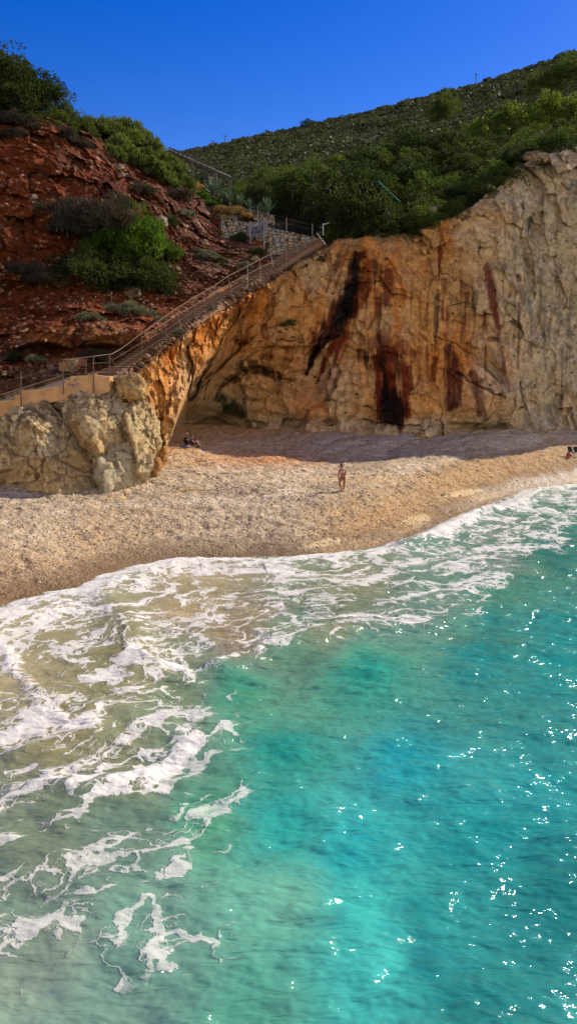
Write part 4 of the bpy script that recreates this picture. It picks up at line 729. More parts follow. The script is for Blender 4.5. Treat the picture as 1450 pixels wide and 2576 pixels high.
# ------------------------------------------------------------------ agaves
M_ag = leaf_mat('agave_leaves', .1, var=.05)
def agave(pos, s, label, seed):
    r = random.Random(seed); m = MB(); e = empty('agave', pos); meta(e, label, 'agave', 'agaves by the stone walls'); V = []; F = []
    for i in range(20):
        a = i*2.399; el = math.radians(r.uniform(28, 86)); L_ = s*r.uniform(.8, 1.1); prev = None; d = Vector((math.cos(a)*math.cos(el), math.sin(a)*math.cos(el), math.sin(el))); sd = Vector((-math.sin(a), math.cos(a), 0)); c0 = Vector((0, 0, 0))
        b0 = len(V); ns = 6
        for k in range(ns+1):
            t_ = k/ns; w_ = .085*s*(1-t_**2.2)*(0.8+.6*t_*(1-t_)*2)+.004; p_ = c0+d*L_*t_+Vector((0, 0, -.12*s*t_*t_*math.cos(el)*1.5)); up = d.cross(sd)*-.35*w_
            V += [p_+sd*w_+up, p_, p_-sd*w_+up]
            if k: o_ = b0+3*(k-1); F += [(o_, o_+1, o_+4, o_+3), (o_+1, o_+2, o_+5, o_+4)]
    c = np.repeat(lin((84, 102, 84))[None], len(V), 0)*(.8+.3*np.random.default_rng(seed).uniform(0, 1, (len(V), 1))); o = link('leaves', raw_mesh('leaves', [v[:] for v in V], F, c), M_ag, e)
    cpart('stem', lambda m: m.bar((0, 0, -.3), (0, 0, .15*s), .1*s, .07*s), M_bark, e)
for i, (a, b, Yq, s, lb) in enumerate([(672, 534, 79.6, 1.55, 'tall upright grey green agave at the right end, beside the dark trees'), (604, 516, 80, 1.3, 'grey green agave above the left end of the upper stone wall'), (578, 508, 80.6, 1.3, 'agave left of the pair above the upper stone wall'), (628, 524, 79.8, 1.0, 'small agave above the middle of the upper stone wall'), (652, 530, 79.7, .8, 'smallest agave, just left of the tall upright one'), (536, 490, 83, 1.7, 'large agave at the foot of the right pergola post'), (556, 500, 81.5, 1.0, 'small agave right of the pergola agave')]): agave(PV(a, b, Yq), s, lb, i)
# ------------------------------------------------------------------ pergola, canopy, poles
M_wood = simple('weathered_grey_timber', (.085, .075, .06), .9, var=.3, scale=4, bump=.4); pg = empty('pergola', PV(484, 445, 86)); meta(pg, 'weathered grey timber pergola on the ridge behind the leafy bank', 'pergola'); iv = Matrix.Translation(-pg.location)
bk3 = Vector((1.2, 3.6, .1))
def tb(a, b, w_, h_):
    m = MB(); a = Vector(a); b = Vector(b); d = (b-a); q = d.to_track_quat('X', 'Z').to_matrix(); m.box((a+b)/2, (d.length, w_, h_), q); return m
FT = [PV(425, 380, 85.6), PV(481.5, 405.3, 86), PV(541, 431, 86.4)]
for off in (Vector(), bk3):
    for a, b in zip(FT[:-1], FT[1:]): npart('beam', tb(a+off, b+off, .16, .26), M_wood, pg, iv)
    for p_ in FT[1:]: npart('post', tb(p_+off+Vector((.05, 0, -.13)), p_+off+Vector((.05, 0, -1.95)), .24, .24), M_wood, pg, iv)
for k in range(9):
    p_ = FT[0].lerp(FT[1], k/5) if k <= 5 else FT[1].lerp(FT[2], (k-5)/4+.12)
    npart('rafter', tb(p_+Vector((-.4, -.6, .2)), p_+bk3+Vector((.4, .6, .25)), .09, .12), M_wood, pg, iv)
npart('roof_rail', tb(PV(425, 371, 85.4), PV(493, 399.5, 85.6), .12, .12), M_wood, pg, iv); npart('roof_rail', tb(PV(493, 399.5, 85.6), PV(557, 426, 86), .1, .1), M_wood, pg, iv); npart('roof_rail', tb(PV(460, 412, 87.5), PV(481, 428, 87), .06, .1), M_galv, pg, iv)
npart('brace', tb(PV(494, 440, 87), PV(540, 429.5, 86.5), .12, .14), M_wood, pg, iv)
M_gr = simple('green_paint', (.03, .17, .09), .5, var=.3); cp = empty('slatted_canopy', PV(975, 525, 81)); meta(cp, 'green slatted canopy on a post among the dark clifftop bushes', 'canopy'); iv = Matrix.Translation(-cp.location)
for k in range(6):
    a = 950+k*8; b = 458+k*7.5; c0 = PV(a, b, 80.6); npart('slat', tb(c0+Vector((-.25, -.5, -.05)), c0+Vector((.5, .8, -.32)), .5, .05), M_gr, cp, iv); 
npart('rib', tb(PV(948, 456, 80.4), PV(998, 502, 80.4), .06, .06), M_gr, cp, iv)
npart('post', tb(PV(984, 500, 81), PV(984, 530, 81), .12, .12), M_gr, cp, iv)
M_pole = simple('dark_pole', (.05, .05, .05), .8)
for i, (a, b, c_, Yq, lb, arm) in enumerate([(1195, 189, 212, 585, 'tallest utility pole on the right of the mountain skyline', 4), (858, 290, 302, 640, 'small utility pole on the middle of the mountain skyline', 5), (709, 324, 334, 670, 'small utility pole on the skyline left of the lone bush', 5), (566, 343, 362, 690, 'utility pole with crossarm near the left end of the skyline', 6), (535, 356, 367, 695, 'leftmost small utility pole at the low end of the skyline', 6)]):
    e = empty('utility_pole', PV(a, c_, Yq)); meta(e, lb, 'pole', 'utility poles on the mountain skyline'); h = (c_-b)/FPX*Yq; cpart('pole', lambda m: m.bar((0, 0, -2), (0, 0, h), .35, .25), M_pole, e); cpart('crossarm', lambda m: m.box((0, 0, h-.4), (arm*.5, .3, .4), Matrix.Rotation(.3*(i % 2), 3, 'Y')), M_pole, e)
bush('dark', PV(772, 318, 655), 5, 'lone dark bush standing on the mountain skyline', None, .9, 2)
for i, (a, b, s, lb) in enumerate([(1118, 285, 6, 'pale round tree on the mountain slope above the thicket'), (1365, 232, 7, 'pale tree on the upper right mountain slope, left one'), (1425, 215, 8, 'pale tree on the upper right mountain slope, at the frame edge'), (1105, 300, 4, 'small pale tree beside the round one on the slope')]):
    bush('mid', PV(a, b, 330), s, lb, None, 1.1, i)
for i, (a, b, c_, Yq, lb) in enumerate([(102, 168, 215, 72.5, 'bare upright post rising behind the left crest bushes'), (17, 136, 175, 71.5, 'thin bare stick above the far left bushes')]):
    e = empty('bare_post', PV(a, c_, Yq)); meta(e, lb, 'post'); cpart('pole', lambda m: m.bar((0, 0, -1), PV(a+(0 if i == 0 else -4), b, Yq)-PV(a, c_, Yq), .045 if i == 0 else .02), M_pole, e); cpart('tip', lambda m: m.ball(PV(a+(0 if i == 0 else -4), b, Yq)-PV(a, c_, Yq), .06), M_pole, e)
# dry flower stalks on the slope
for i, (x, y, h) in enumerate([(953, 550, 70), (1090, 552, 95), (1042, 580, 70), (1208, 618, 75), (870, 598, 70), (845, 630, 60), (1168, 492, 95), (833, 800, 75), (970, 765, 55), (490, 120, 75), (540, 150, 50), (870, 835, 50)]):
    a = x/2.231*.6439*1.0; a = x*650/1450*.6439; b = (800+y*650/1450)*.6439; hh = h*650/1450*.6439/FPX*64; q = SP(a, b, 1.6 if 550 < y < 760 else .7); e = empty('dry_stalk', q-Vector((0, 0, hh))); meta(e, 'thin dry flower stalk with a pale seed head on the red slope', 'plant', 'dry flower stalks on the slope')
    cpart('stem', lambda m: m.bar((0, 0, -.2), (.03, 0, hh), .018, n=5), simple('straw_stalk', (.34, .27, .17)) if i == 0 else bpy.data.materials['straw_stalk'], e); cpart('seed_head', lambda m: m.ball((.03, 0, hh), .05), simple('pale_seed', (.6, .52, .38)) if i == 0 else bpy.data.materials['pale_seed'], e)
# ------------------------------------------------------------------ ropes, chairs, bag
M_yel = simple('yellow_rope', (.62, .36, .05), .8)
def rope(pts, mat, label, r=.022):
    q = [ground_at(a, b)+Vector((0, 0, .03)) for a, b in pts]; f = []
    for a, b in zip(q[:-1], q[1:]):
        for k in range(5): s_ = a.lerp(b, k/5); f.append(Vector((s_.x+random.uniform(-.05, .05), s_.y+random.uniform(-.12, .12), ground(s_.x, s_.y)+.035)))
    meta(MB().path(f+[q[-1]], r, 5).build('rope', mat), label, 'rope')
rope([(256, 1258), (280, 1259), (296, 1258), (312, 1256), (318, 1246), (318, 1236)], M_yel, 'yellow rope curling up on the sand right of the big boulder'); rope([(441, 1238), (458, 1234), (471, 1233), (476, 1229), (480, 1233), (500, 1233), (515, 1231)], M_yel, 'yellow rope lying on the pebbles left of the centre'); rope([(500, 1234), (530, 1233), (560, 1233)], simple('black_rope', (.02, .02, .02)), 'black rope end trailing right of the yellow rope', .018)
M_blk = simple('black_canvas', (.012, .012, .016), .85); M_red = simple('dark_red_fabric', (.25, .015, .02), .7); M_alu = simple('aluminium_tube', (.5, .5, .5), .35, .8)
def beach_chair(u, v, label):
    q = ground_at(u, v); e = empty('beach_chair', q, .35); meta(e, label, 'chair', 'pair of black beach chairs')
    cpart('backrest', lambda m: m.prism([(-.24, .12, .38), (.24, .12, .38), (.22, .28, .86), (-.22, .28, .86)], (0, .03, .01)), M_blk, e); cpart('seat', lambda m: m.prism([(-.24, -.28, .38), (.24, -.28, .38), (.22, .14, .34), (-.22, .14, .34)], (0, 0, .03)), M_blk, e)
    for sx in (-1, 1):
        cpart('leg', lambda m: m.bar((sx*.26, -.28, 0), (sx*.26, .16, .6), .014), M_alu, e); cpart('leg', lambda m: m.bar((sx*.26, .26, 0), (sx*.26, -.28, .4), .014), M_alu, e); cpart('armrest', lambda m: m.box((sx*.27, -.02, .58), (.05, .42, .03)), M_blk, e)
beach_chair(1434, 1148, 'black folding beach chair at the right frame edge, the fully visible one'); beach_chair(1449, 1148, 'black folding beach chair cut by the right frame edge')
q = ground_at(1427, 1148.5); bg = empty('bag', q+Vector((-.02, -.25, 0))); meta(bg, 'dark red bag on the sand under the left beach chair', 'bag'); cpart('body', lambda m: m.prism([(-.2, 0, 0), (.24, 0, 0), (.22, .05, .18), (.03, .1, .38), (-.12, .08, .26)], (0, .2, 0)), M_red, bg); cpart('handle', lambda m: m.path([(-.05, .1, .3), (0, .1, .43), (.08, .1, .3)], .012), M_red, bg)
q = ground_at(1441, 1149); m = MB(); m.ball((0, 0, .06), .16, (1.2, .8, .5)); m.ball((.12, 0, .1), .09); meta(m.build('crumpled_towel', simple('white_towel', (.75, .75, .75)), smooth=True, loc=q), 'small crumpled white towel on the sand under the beach chairs', 'towel')
# ------------------------------------------------------------------ people
def skin_mesh(name, nodes, edges, mat, parent, sub=2):
    names = list(nodes); me = bpy.data.meshes.new(name); me.from_pydata([nodes[k][0] for k in names], [(names.index(a), names.index(b)) for a, b in edges], []); o = bpy.data.objects.new(name, me); C.objects.link(o); o.modifiers.new('s', 'SKIN'); ss = o.modifiers.new('d', 'SUBSURF'); ss.levels = sub; ss.render_levels = sub
    for i, k in enumerate(names):
        r = nodes[k][1]; o.data.skin_vertices[0].data[i].radius = (r, r) if isinstance(r, float) else r; o.data.skin_vertices[0].data[i].use_root = (i == 0)
    bpy.context.view_layer.update(); me2 = bpy.data.meshes.new_from_object(o.evaluated_get(bpy.context.evaluated_depsgraph_get())); bpy.data.objects.remove(o)
    me2.polygons.foreach_set('use_smooth', np.ones(len(me2.polygons), bool)); me2.materials.clear(); return link(name, me2, mat, parent)
def hand(nodes, edges, key, wrist, dirv, side, sc_=1.0):
    d = Vector(dirv).normalized(); s_ = Vector(side).normalized(); w_ = Vector(wrist); pk = w_+d*.05*sc_; nodes[key+'palm'] = (pk, (.036*sc_, .018*sc_)); edges.append((key, key+'palm'))
    cu_ = d.cross(s_)
    for i, (o_, l_) in enumerate(((-.028, .065), (-.009, .078), (.010, .072), (.027, .055))):
        a = pk+s_*o_*sc_+d*.045*sc_; b_ = a+d*l_*.6*sc_+cu_*.01*sc_; c_ = b_+d*l_*.4*sc_+cu_*.02*sc_; nodes[key+'f%d' % i] = (a, .0095*sc_); nodes[key+'g%d' % i] = (b_, .0085*sc_); nodes[key+'h%d' % i] = (c_, .007*sc_); edges += [(key+'palm', key+'f%d' % i), (key+'f%d' % i, key+'g%d' % i), (key+'g%d' % i, key+'h%d' % i)]
    a = w_+d*.03*sc_-s_*.04*sc_; b_ = a+d*.04*sc_-s_*.018*sc_; nodes[key+'t'] = (a, .011*sc_); nodes[key+'u'] = (b_, .009*sc_); edges += [(key+'palm', key+'t'), (key+'t', key+'u')]
def figure(root, J, skin, sc_=1.0, hands=True):
    """J: joints pelvis, chest, neck, head, sh/el/wr L R, hip/kn/an/to L R"""
    R = dict(pelvis=(.15, .11), waist=(.115, .09), chest=(.15, .105), neck=.05, sh=.055, el=.042, wr=.028, hip=.085, kn=.056, an=.036, to=.03)
    n = {}; e = []
    V3 = lambda k: Vector(J[k])*1.0
    n['pelvis'] = (V3('pelvis'), tuple(x*sc_ for x in R['pelvis'])); n['waist'] = ((V3('pelvis')*.55+V3('chest')*.45), tuple(x*sc_ for x in R['waist'])); n['chest'] = (V3('chest'), tuple(x*sc_ for x in R['chest'])); n['neck'] = (V3('neck'), .052*sc_); hd = V3('head'); n['skull'] = (V3('neck').lerp(hd, .55), .052*sc_)
    e += [('pelvis', 'waist'), ('waist', 'chest'), ('chest', 'neck'), ('neck', 'skull')]
    for s_ in 'LR':
        for a, b in (('sh', 'el'), ('el', 'wr')): n[a+s_] = (V3(a+s_), R[a]*sc_); n[b+s_] = (V3(b+s_), R[b]*sc_); e.append((a+s_, b+s_))
        e.append(('chest', 'sh'+s_)); n['ua'+s_] = (V3('sh'+s_).lerp(V3('el'+s_), .45), .05*sc_); 
        for a, b in (('hip', 'kn'), ('kn', 'an'), ('an', 'to')): n[a+s_] = (V3(a+s_), R[a]*sc_); n[b+s_] = (V3(b+s_), R[b]*sc_); e.append((a+s_, b+s_))
        e.append(('pelvis', 'hip'+s_)); n['cf'+s_] = (V3('kn'+s_).lerp(V3('an'+s_), .35), .054*sc_); n['th'+s_] = (V3('hip'+s_).lerp(V3('kn'+s_), .4), .08*sc_)
        e.remove(('kn'+s_, 'an'+s_)); e += [('kn'+s_, 'cf'+s_), ('cf'+s_, 'an'+s_)]; e.remove(('hip'+s_, 'kn'+s_)); e += [('hip'+s_, 'th'+s_), ('th'+s_, 'kn'+s_)]; e.remove(('sh'+s_, 'el'+s_)); e += [('sh'+s_, 'ua'+s_), ('ua'+s_, 'el'+s_)]
        d = V3('wr'+s_)-V3('el'+s_)
        if hands: hand(n, e, 'wr'+s_, n['wr'+s_][0], d, Vector((0, 1, 0)) if abs(d.normalized().y) < .8 else Vector((1, 0, 0)), sc_)
    body = skin_mesh('body', n, e, skin, root)
    # head shaped on top of the neck, joined into the body mesh
    fw = (Vector(J['face'])).normalized(); up = (hd-V3('neck')).normalized(); rt = fw.cross(up).normalized(); up = rt.cross(fw); M = Matrix((rt, fw, up)).transposed(); bm = bmesh.new(); bm.from_mesh(body.data)
    def ell(c, r, sc2, sub=3):
        vs = bmesh.ops.create_icosphere(bm, subdivisions=sub, radius=r)['verts']
        for v in vs:
            p_ = v.co.copy(); p_ = Vector((p_.x*sc2[0], p_.y*sc2[1], p_.z*sc2[2]))
            if sub == 3 and p_.z < 0: p_.x *= 1+p_.z*3.2/sc_; p_.y = p_.y*(1+p_.z*.9/sc_)+.008
            v.co = hd+M @ (p_+Vector(c)*sc_)
    ell((0, 0, 0), .115*sc_, (.72, .88, 1.05)); ell((0, .105, -.01), .017*sc_, (.7, 1, 1.5), 2); ell((-.08, -.005, -.005), .026*sc_, (.35, .7, 1.2), 2); ell((.08, -.005, -.005), .026*sc_, (.35, .7, 1.2), 2); ell((0, .088, -.052), .016*sc_, (1.6, .6, .45), 2)
    for f in bm.faces: f.smooth = True
    bm.to_mesh(body.data); bm.free()
    for sx in (-.031, .031):
        m = MB(); m.ball(hd+M @ (Vector((sx, .094, .012))*sc_), .011*sc_, (1.2, .6, .7), 1); m.build('eye', M_k, root)
    return body, M, hd
def hairpiece(root, M, hd, mat, sc_=1.0, bun=True, long=0):
    m = MB(); m.ball(hd+M @ (Vector((0, -.022, .028))*sc_), .118*sc_, (.78, .88, 1.0), 3, M)
    if bun: m.ball(hd+M @ (Vector((0, -.055, .145))*sc_), .048*sc_, (1, 1, 1.2), 2, M); m.bar(hd+M @ Vector((0, -.06, .15))*1, hd+M @ Vector((.0, -.07, .22)), .03*sc_, .004)
    if long: m.ball(hd+M @ (Vector((0, -.07, -.10))*sc_), .10*sc_, (.85, .5, 1.6*long), 3, M)
    return m.build('hair', mat, root, True)
M_skin = simple('tanned_skin', (.28, .09, .035), .55, var=.06); M_skin2 = simple('skin', (.45, .24, .15), .6, var=.05); M_hair = simple('dark_hair', (.012, .009, .008), .5)
M_bik = simple('black_bikini', (.012, .012, .015), .6); M_top = simple('pale_lilac_bikini', (.5, .42, .5), .6)
g0 = ground_at(861, 1237)
w_ = empty('person', g0); meta(w_, 'person in a bikini with a dark hair bun walking alone across the pebble beach', 'person')
J = dict(pelvis=(.02, 0, .86), chest=(-.04, -.02, 1.20), neck=(-.06, -.03, 1.38), head=(-.10, -.06, 1.54), face=(-.75, -.6, -.18),
         shR=(-.20, -.07, 1.31), elR=(-.25, .0, 1.04), wrR=(-.27, -.10, .80), shL=(.12, .05, 1.31), elL=(.16, -.03, 1.05), wrL=(.02, -.17, .92),
         hipR=(-.09, -.02, .82), knR=(-.21, -.14, .50), anR=(-.05, .12, .16), toR=(-.12, .03, .05), hipL=(.09, .03, .82), knL=(.08, .02, .46), anL=(.05, .05, .08), toL=(-.02, -.09, .03))
body, M, hd = figure(w_, J, M_skin, 1.13); hairpiece(w_, M, hd, M_hair, 1.13); w_.scale = (1.06, 1.06, 1.06)
m = MB(); m.ball((-.115, -.105, 1.20), .072, (1, .9, .9)); m.ball((.02, -.085, 1.19), .072, (1, .9, .9)); m.build('bikini_top', M_top, w_, True)
m = MB(); m.path([(-.20, -.02, 1.17), (-.1, .1, 1.17), (.1, .11, 1.17), (.13, 0, 1.17)], .012); m.build('bikini_strap', M_top, w_)
m = MB(); m.ball((.02, 0, .83), .125, (1.32, 1.02, .52), 3); m.build('bikini_bottom', M_bik, w_, True)
for s_, (a, b, t_) in (('R', ((-.05, .12, .13), (-.12, .03, .03), 1)), ('L', ((.05, .06, .03), (-.03, -.1, .015), 1))): MB().bar(a, b, .042, .034).build('shoe', M_bik, w_, True)
# seated trio on a blue towel in the shade
gt = ground_at(485, 1124); tw = MB()
for i in range(14):
    for j in range(4): pass
M_tow = simple('blue_towel', (.03, .13, .34), .9, var=.2); tv = [gt+Vector((x, y, 0)) for x, y in ((-.95, -.45), (.95, -.5), (1.0, .5), (-.9, .5))]; tv = [Vector((p_.x, p_.y, ground(p_.x, p_.y)+.05)) for p_ in tv]; tw.prism(tv, (0, 0, -.03)); bmesh.ops.subdivide_edges(tw.bm, edges=tw.bm.edges, cuts=5)
for v in tw.bm.verts: v.co.z += .012*math.sin(v.co.x*9)+.008*math.sin(v.co.y*13)
meta(tw.build('towel', M_tow), 'blue beach towel under the seated people in the arch shade', 'towel')
def seated(u, v, sc_, label, fx, clothes, dark, hair='cap', skin=M_skin2):
    q = ground_at(u, v); q.z += .06; e = empty('person', q); meta(e, label, 'person'); k = sc_
    J = dict(pelvis=(0, 0, .13), chest=(.02*fx+.03, 0, .47), neck=(.08, 0, .64), head=(.15, -.02, .80), face=(.85, -.45, -.1), shR=(.06, -.17, .57), elR=(.22, -.24, .36), wrR=(.42, -.14, .42), shL=(.06, .17, .57), elL=(.25, .22, .38), wrL=(.44, .02, .44),
             hipR=(.06, -.1, .12), knR=(.46, -.13, .46), anR=(.70, -.12, .08), toR=(.84, -.13, .04), hipL=(.06, .1, .12), knL=(.48, .12, .48), anL=(.73, .1, .08), toL=(.87, .1, .04))
    J = {a: (tuple(c*k for c in b)) for a, b in J.items()}; body, M, hd = figure(e, J, skin, k)
    n = dict(pelvis=(Vector((0, 0, .16))*k, (.19*k, .16*k)), mid=(Vector((.0, 0, .32))*k, (.165*k, .135*k)), chest=(Vector((.04, 0, .49))*k, (.175*k, .14*k)), n=(Vector((.07, 0, .58))*k, (.08*k, .08*k)), a=(Vector((.07, -.19, .55))*k, .08*k), b=(Vector((.07, .19, .55))*k, .08*k), c=(Vector((.15, -.23, .45))*k, .07*k), d=(Vector((.17, .22, .46))*k, .07*k))
    skin_mesh(clothes, n, [('pelvis', 'mid'), ('mid', 'chest'), ('chest', 'n'), ('chest', 'a'), ('chest', 'b'), ('a', 'c'), ('b', 'd')], dark, e)
    skin_mesh('shorts', dict(p=(Vector((0, 0, .14))*k, (.18*k, .14*k)), a=(Vector((.1, -.1, .16))*k, .1*k), b=(Vector((.3, -.12, .33))*k, .085*k), c=(Vector((.1, .1, .16))*k, .1*k), d=(Vector((.3, .12, .34))*k, .085*k)), [('p', 'a'), ('a', 'b'), ('p', 'c'), ('c', 'd')], M_blk, e)
    if hair == 'cap': hairpiece(e, M, hd, M_hair, k, False); m = MB(); m.ball(hd+M @ (Vector((0, -.01, .055))*k), .118*k, (.82, .95, .75), 3, M); m.box(hd+M @ (Vector((0, .12, .04))*k), (.13*k, .1*k, .015), M); m.build('cap', simple('pale_cap', (.55, .42, .4)), e, True)
    else: hairpiece(e, M, hd, M_hair, k, False, 1.2)
    return e
seated(466, 1121, 1.0, 'person in pale cap and black clothes sitting with knees up in the arch shade', 0, 'shirt', M_blk)
seated(480, 1124, .92, 'person with long dark hair and black top, middle of the three on the towel', 1, 'shirt', M_blk, 'long'); seated(490, 1119, .66, 'child in dark clothes sitting at the right of the three in the shade', 1, 'shirt', simple('purple_shirt', (.05, .02, .06)), 'long')
q = ground_at(473, 1126.5)
def shoes(q, mat, label, s_=1.0):
    e = empty('pair_of_shoes', q); meta(e, label, 'shoes')
    for dx in (0, .13):
        m = MB(); m.ball((dx, .02*dx, .06), .1*s_, (.55, 1.35, .5), 2); m.ball((dx, .06, .09), .06*s_, (.8, .9, .8), 2); m.build('shoe', mat, e, True)
shoes(q, simple('white_shoe', (.7, .72, .8)), 'pair of white shoes on the near edge of the blue towel', 1.4); shoes(ground_at(497, 1127), M_blk, 'pair of black shoes on the sand right of the blue towel', 1.1)
# ------------------------------------------------------------------ beach
nu, ny = 760, 760
bu = np.linspace(-420, 1880, nu); by = np.concatenate([np.linspace(18, 26, 40)[:-1], np.geomspace(26, 62, 521)[:-1], np.geomspace(62, 100, 200)])
by = np.concatenate([by, [130, 200, 400, 1500]]); ny = len(by)
A, B = np.meshgrid((bu-CU)/FPX, by); X = (A*B).ravel(); Yb_ = B.ravel()
Z, S, AL = beach_z(X, Yb_)
pbx = np.stack([X, Yb_, 0*X], -1); uu, vv = UV(X, Yb_, Z)
SAND = lin((200, 162, 112)); PEB = lin((186, 166, 134)); OSAND = lin((196, 134, 80)); DKP = lin((136, 110, 80)); WET = lin((118, 90, 54)); CRM = lin((214, 192, 148))
na = fbm(pbx*.12, 3, 401); nb = fbm(np.stack([AL*.12, S*1.1, 0*S], -1), 4, 402); nc_ = fbm(pbx*1.3, 4, 403)
bc = np.repeat(SAND[None], len(X), 0); bc = mixc(bc, PEB, sstep(24, 14, S+5*nb)*.8); bc = mixc(bc, lin((120, 104, 86)), sstep(0, .5, nb+.4*nc_)*sstep(21, 12, S)*.35)
bc = mixc(bc, lin((212, 192, 164)), sstep(.1, .4, -nb+.5*nc_)*sstep(24, 15, S)*sstep(4, 8, S)*.75); bc = mixc(bc, OSAND, np.exp(-(((uu-680)/170)**2+((vv-1155)/18)**2))*.9); bc = mixc(bc, lin((216, 178, 118)), np.exp(-(((uu-960)/200)**2+((vv-1205)/10)**2))*.6)
bc = mixc(bc, lin((170, 128, 80)), sstep(600, 200, uu)*sstep(1170, 1230, vv)*.45*sstep(-.3, .3, na)); bc = mixc(bc, lin((214, 168, 104)), sstep(20, 26, S+3*na)*.5); bc = mixc(bc, lin((178, 136, 80)), sstep(700, 900, uu)*sstep(8, 4, S+1.5*nc_)*.8); bc = mixc(bc, WET, sstep(3.4, 1.0, S+.9*nc_)*.8)
for (a_, b_, ra, rb, w) in ((815, 1367, 56, 10, 1), (885, 1374, 90, 15, .6), (1050, 1306, 34, 11, 1), (1020, 1324, 60, 12, .6), (1155, 1241, 42, 7, 1), (1215, 1250, 46, 9, .6)):
    bc = mixc(bc, lin((208, 178, 128)) if w == 1 else lin((180, 146, 92)), sstep(1.2, .8, np.hypot((uu-a_)/ra, (vv-b_+.16*(uu-a_))/rb)+.55*nc_)*w)
peb = sstep(26, 18, S)*sstep(1.0, 3.0, S)
for (a_, b_, ra, rb, w) in ((835, 1362, 62, 13, 1), (1045, 1306, 48, 12, 1), (1160, 1243, 46, 8, 1)): peb = peb*(1-sstep(1.3, .8, np.hypot((uu-a_)/ra, (vv-b_)/rb)))
m, nt, b = newmat('pebble_beach'); at = N(nt, 'ShaderNodeAttribute', attribute_name='Col'); pa = N(nt, 'ShaderNodeAttribute', attribute_name='peb'); wa = N(nt, 'ShaderNodeAttribute', attribute_name='wet'); co = objco(nt)
v1 = N(nt, 'ShaderNodeTexVoronoi'); v1.inputs['Scale'].default_value = 9; L(nt, co, v1.inputs['Vector']); v3 = N(nt, 'ShaderNodeTexVoronoi'); v3.inputs['Scale'].default_value = 4.5; L(nt, co, v3.inputs['Vector'])
sp = N(nt, 'ShaderNodeSeparateColor'); L(nt, v1.outputs['Color'], sp.inputs[0]); sp3 = N(nt, 'ShaderNodeSeparateColor'); L(nt, v3.outputs['Color'], sp3.inputs[0])
n1 = noise_n(nt, co, 1.3, 6, .6); n2 = noise_n(nt, co, 6, 5, .7)
pk = mixrgb(nt, remap(nt, sp.outputs[0], 0, 1, 0, 1, False), mixrgb(nt, 1.0, at.outputs['Color'], (.55, .53, .50), 'MULTIPLY'), mixrgb(nt, 1.0, at.outputs['Color'], (1.30, 1.31, 1.31), 'MULTIPLY'))
pk = mixrgb(nt, remap(nt, sp.outputs[1], .93, .96), pk, (.55, .47, .37))
sc_ = mixrgb(nt, remap(nt, n2.outputs[0], .3, .7), mixrgb(nt, 1.0, at.outputs['Color'], (.78, .76, .74), 'MULTIPLY'), mixrgb(nt, 1.0, at.outputs['Color'], (1.15, 1.15, 1.15), 'MULTIPLY'))
L(nt, mixrgb(nt, math_n(nt, 'MULTIPLY', pa.outputs['Fac'], .85), sc_, pk), b.inputs['Base Color'])
L(nt, remap(nt, wa.outputs['Fac'], 0, 1, .92, .28), b.inputs['Roughness']); b.inputs['Specular IOR Level'].default_value = .35
w_ = bump_n(nt, n1.outputs[0], .8, .35); w_ = bump_n(nt, n2.outputs[0], .7, .10, w_); L(nt, bump_n(nt, v1.outputs[0], .7, .05, w_), b.inputs['Normal'])
meta(link('beach', raw_mesh('beach', np.stack([X, Yb_, Z], -1), gridF(ny, nu), np.clip(bc, .01, .9), dict(peb=peb, wet=sstep(2.6, .6, S+.6*nc_))), m), kind='structure', label='sand and pebble beach')
# ground far beyond (reaches the horizon behind the hills)
g = MB(); g.face([(-6000, 1400, -25), (6000, 1400, -25), (6000, 9000, -25), (-6000, 9000, -25)]); meta(g.build('ground', simple('distant_ground', (.12, .11, .07))), kind='structure', label='land beyond the hill')
# ------------------------------------------------------------------ sea
su = np.concatenate([np.linspace(-1500, -60, 60)[:-1], np.linspace(-60, 1510, 880)[:-1], np.linspace(1510, 3200, 70)]); sy = np.concatenate([[2, 4, 6, 7], np.geomspace(8, 70, 900), [74, 80, 90, 110, 150]])
A, B = np.meshgrid((su-CU)/FPX, sy); X = (A*B*1.02).ravel(); Ys = B.ravel(); S, AL = shore_s(X, Ys); ps = np.stack([X, Ys, 0*X], -1); uu, vv = UV(X, Ys, 0*X)
far = sstep(-0.5, -7, S); deep = sstep(-3, -16, S)
wv = np.array([.55, .83]); ph_ = (X*wv[0]+Ys*wv[1])
z = 0.10*deep*np.sin(ph_*0.9+3*vn(ps*.08, 501))+.10*far*fbm(ps*np.array([.35, .5, 1]), 3, 502)+.055*far*fbm(np.stack([X*.9, Ys*1.6, 0*X], -1), 4, 503)*2+.02*fbm(np.stack([X*3.2, Ys*5, 0*X], -1), 3, 504)*far*1.2
fr_ = S+.45*vn(np.stack([AL*.16, 0*S, 0*S], -1), 510)+.5*vn(np.stack([AL*.35, 0*S, 0*S], -1), 511)+.25*vn(np.stack([AL*1.1, 0*S, 0*S], -1), 512)
z += .20*np.exp(-((fr_+1.0)/1.0)**2)+.10
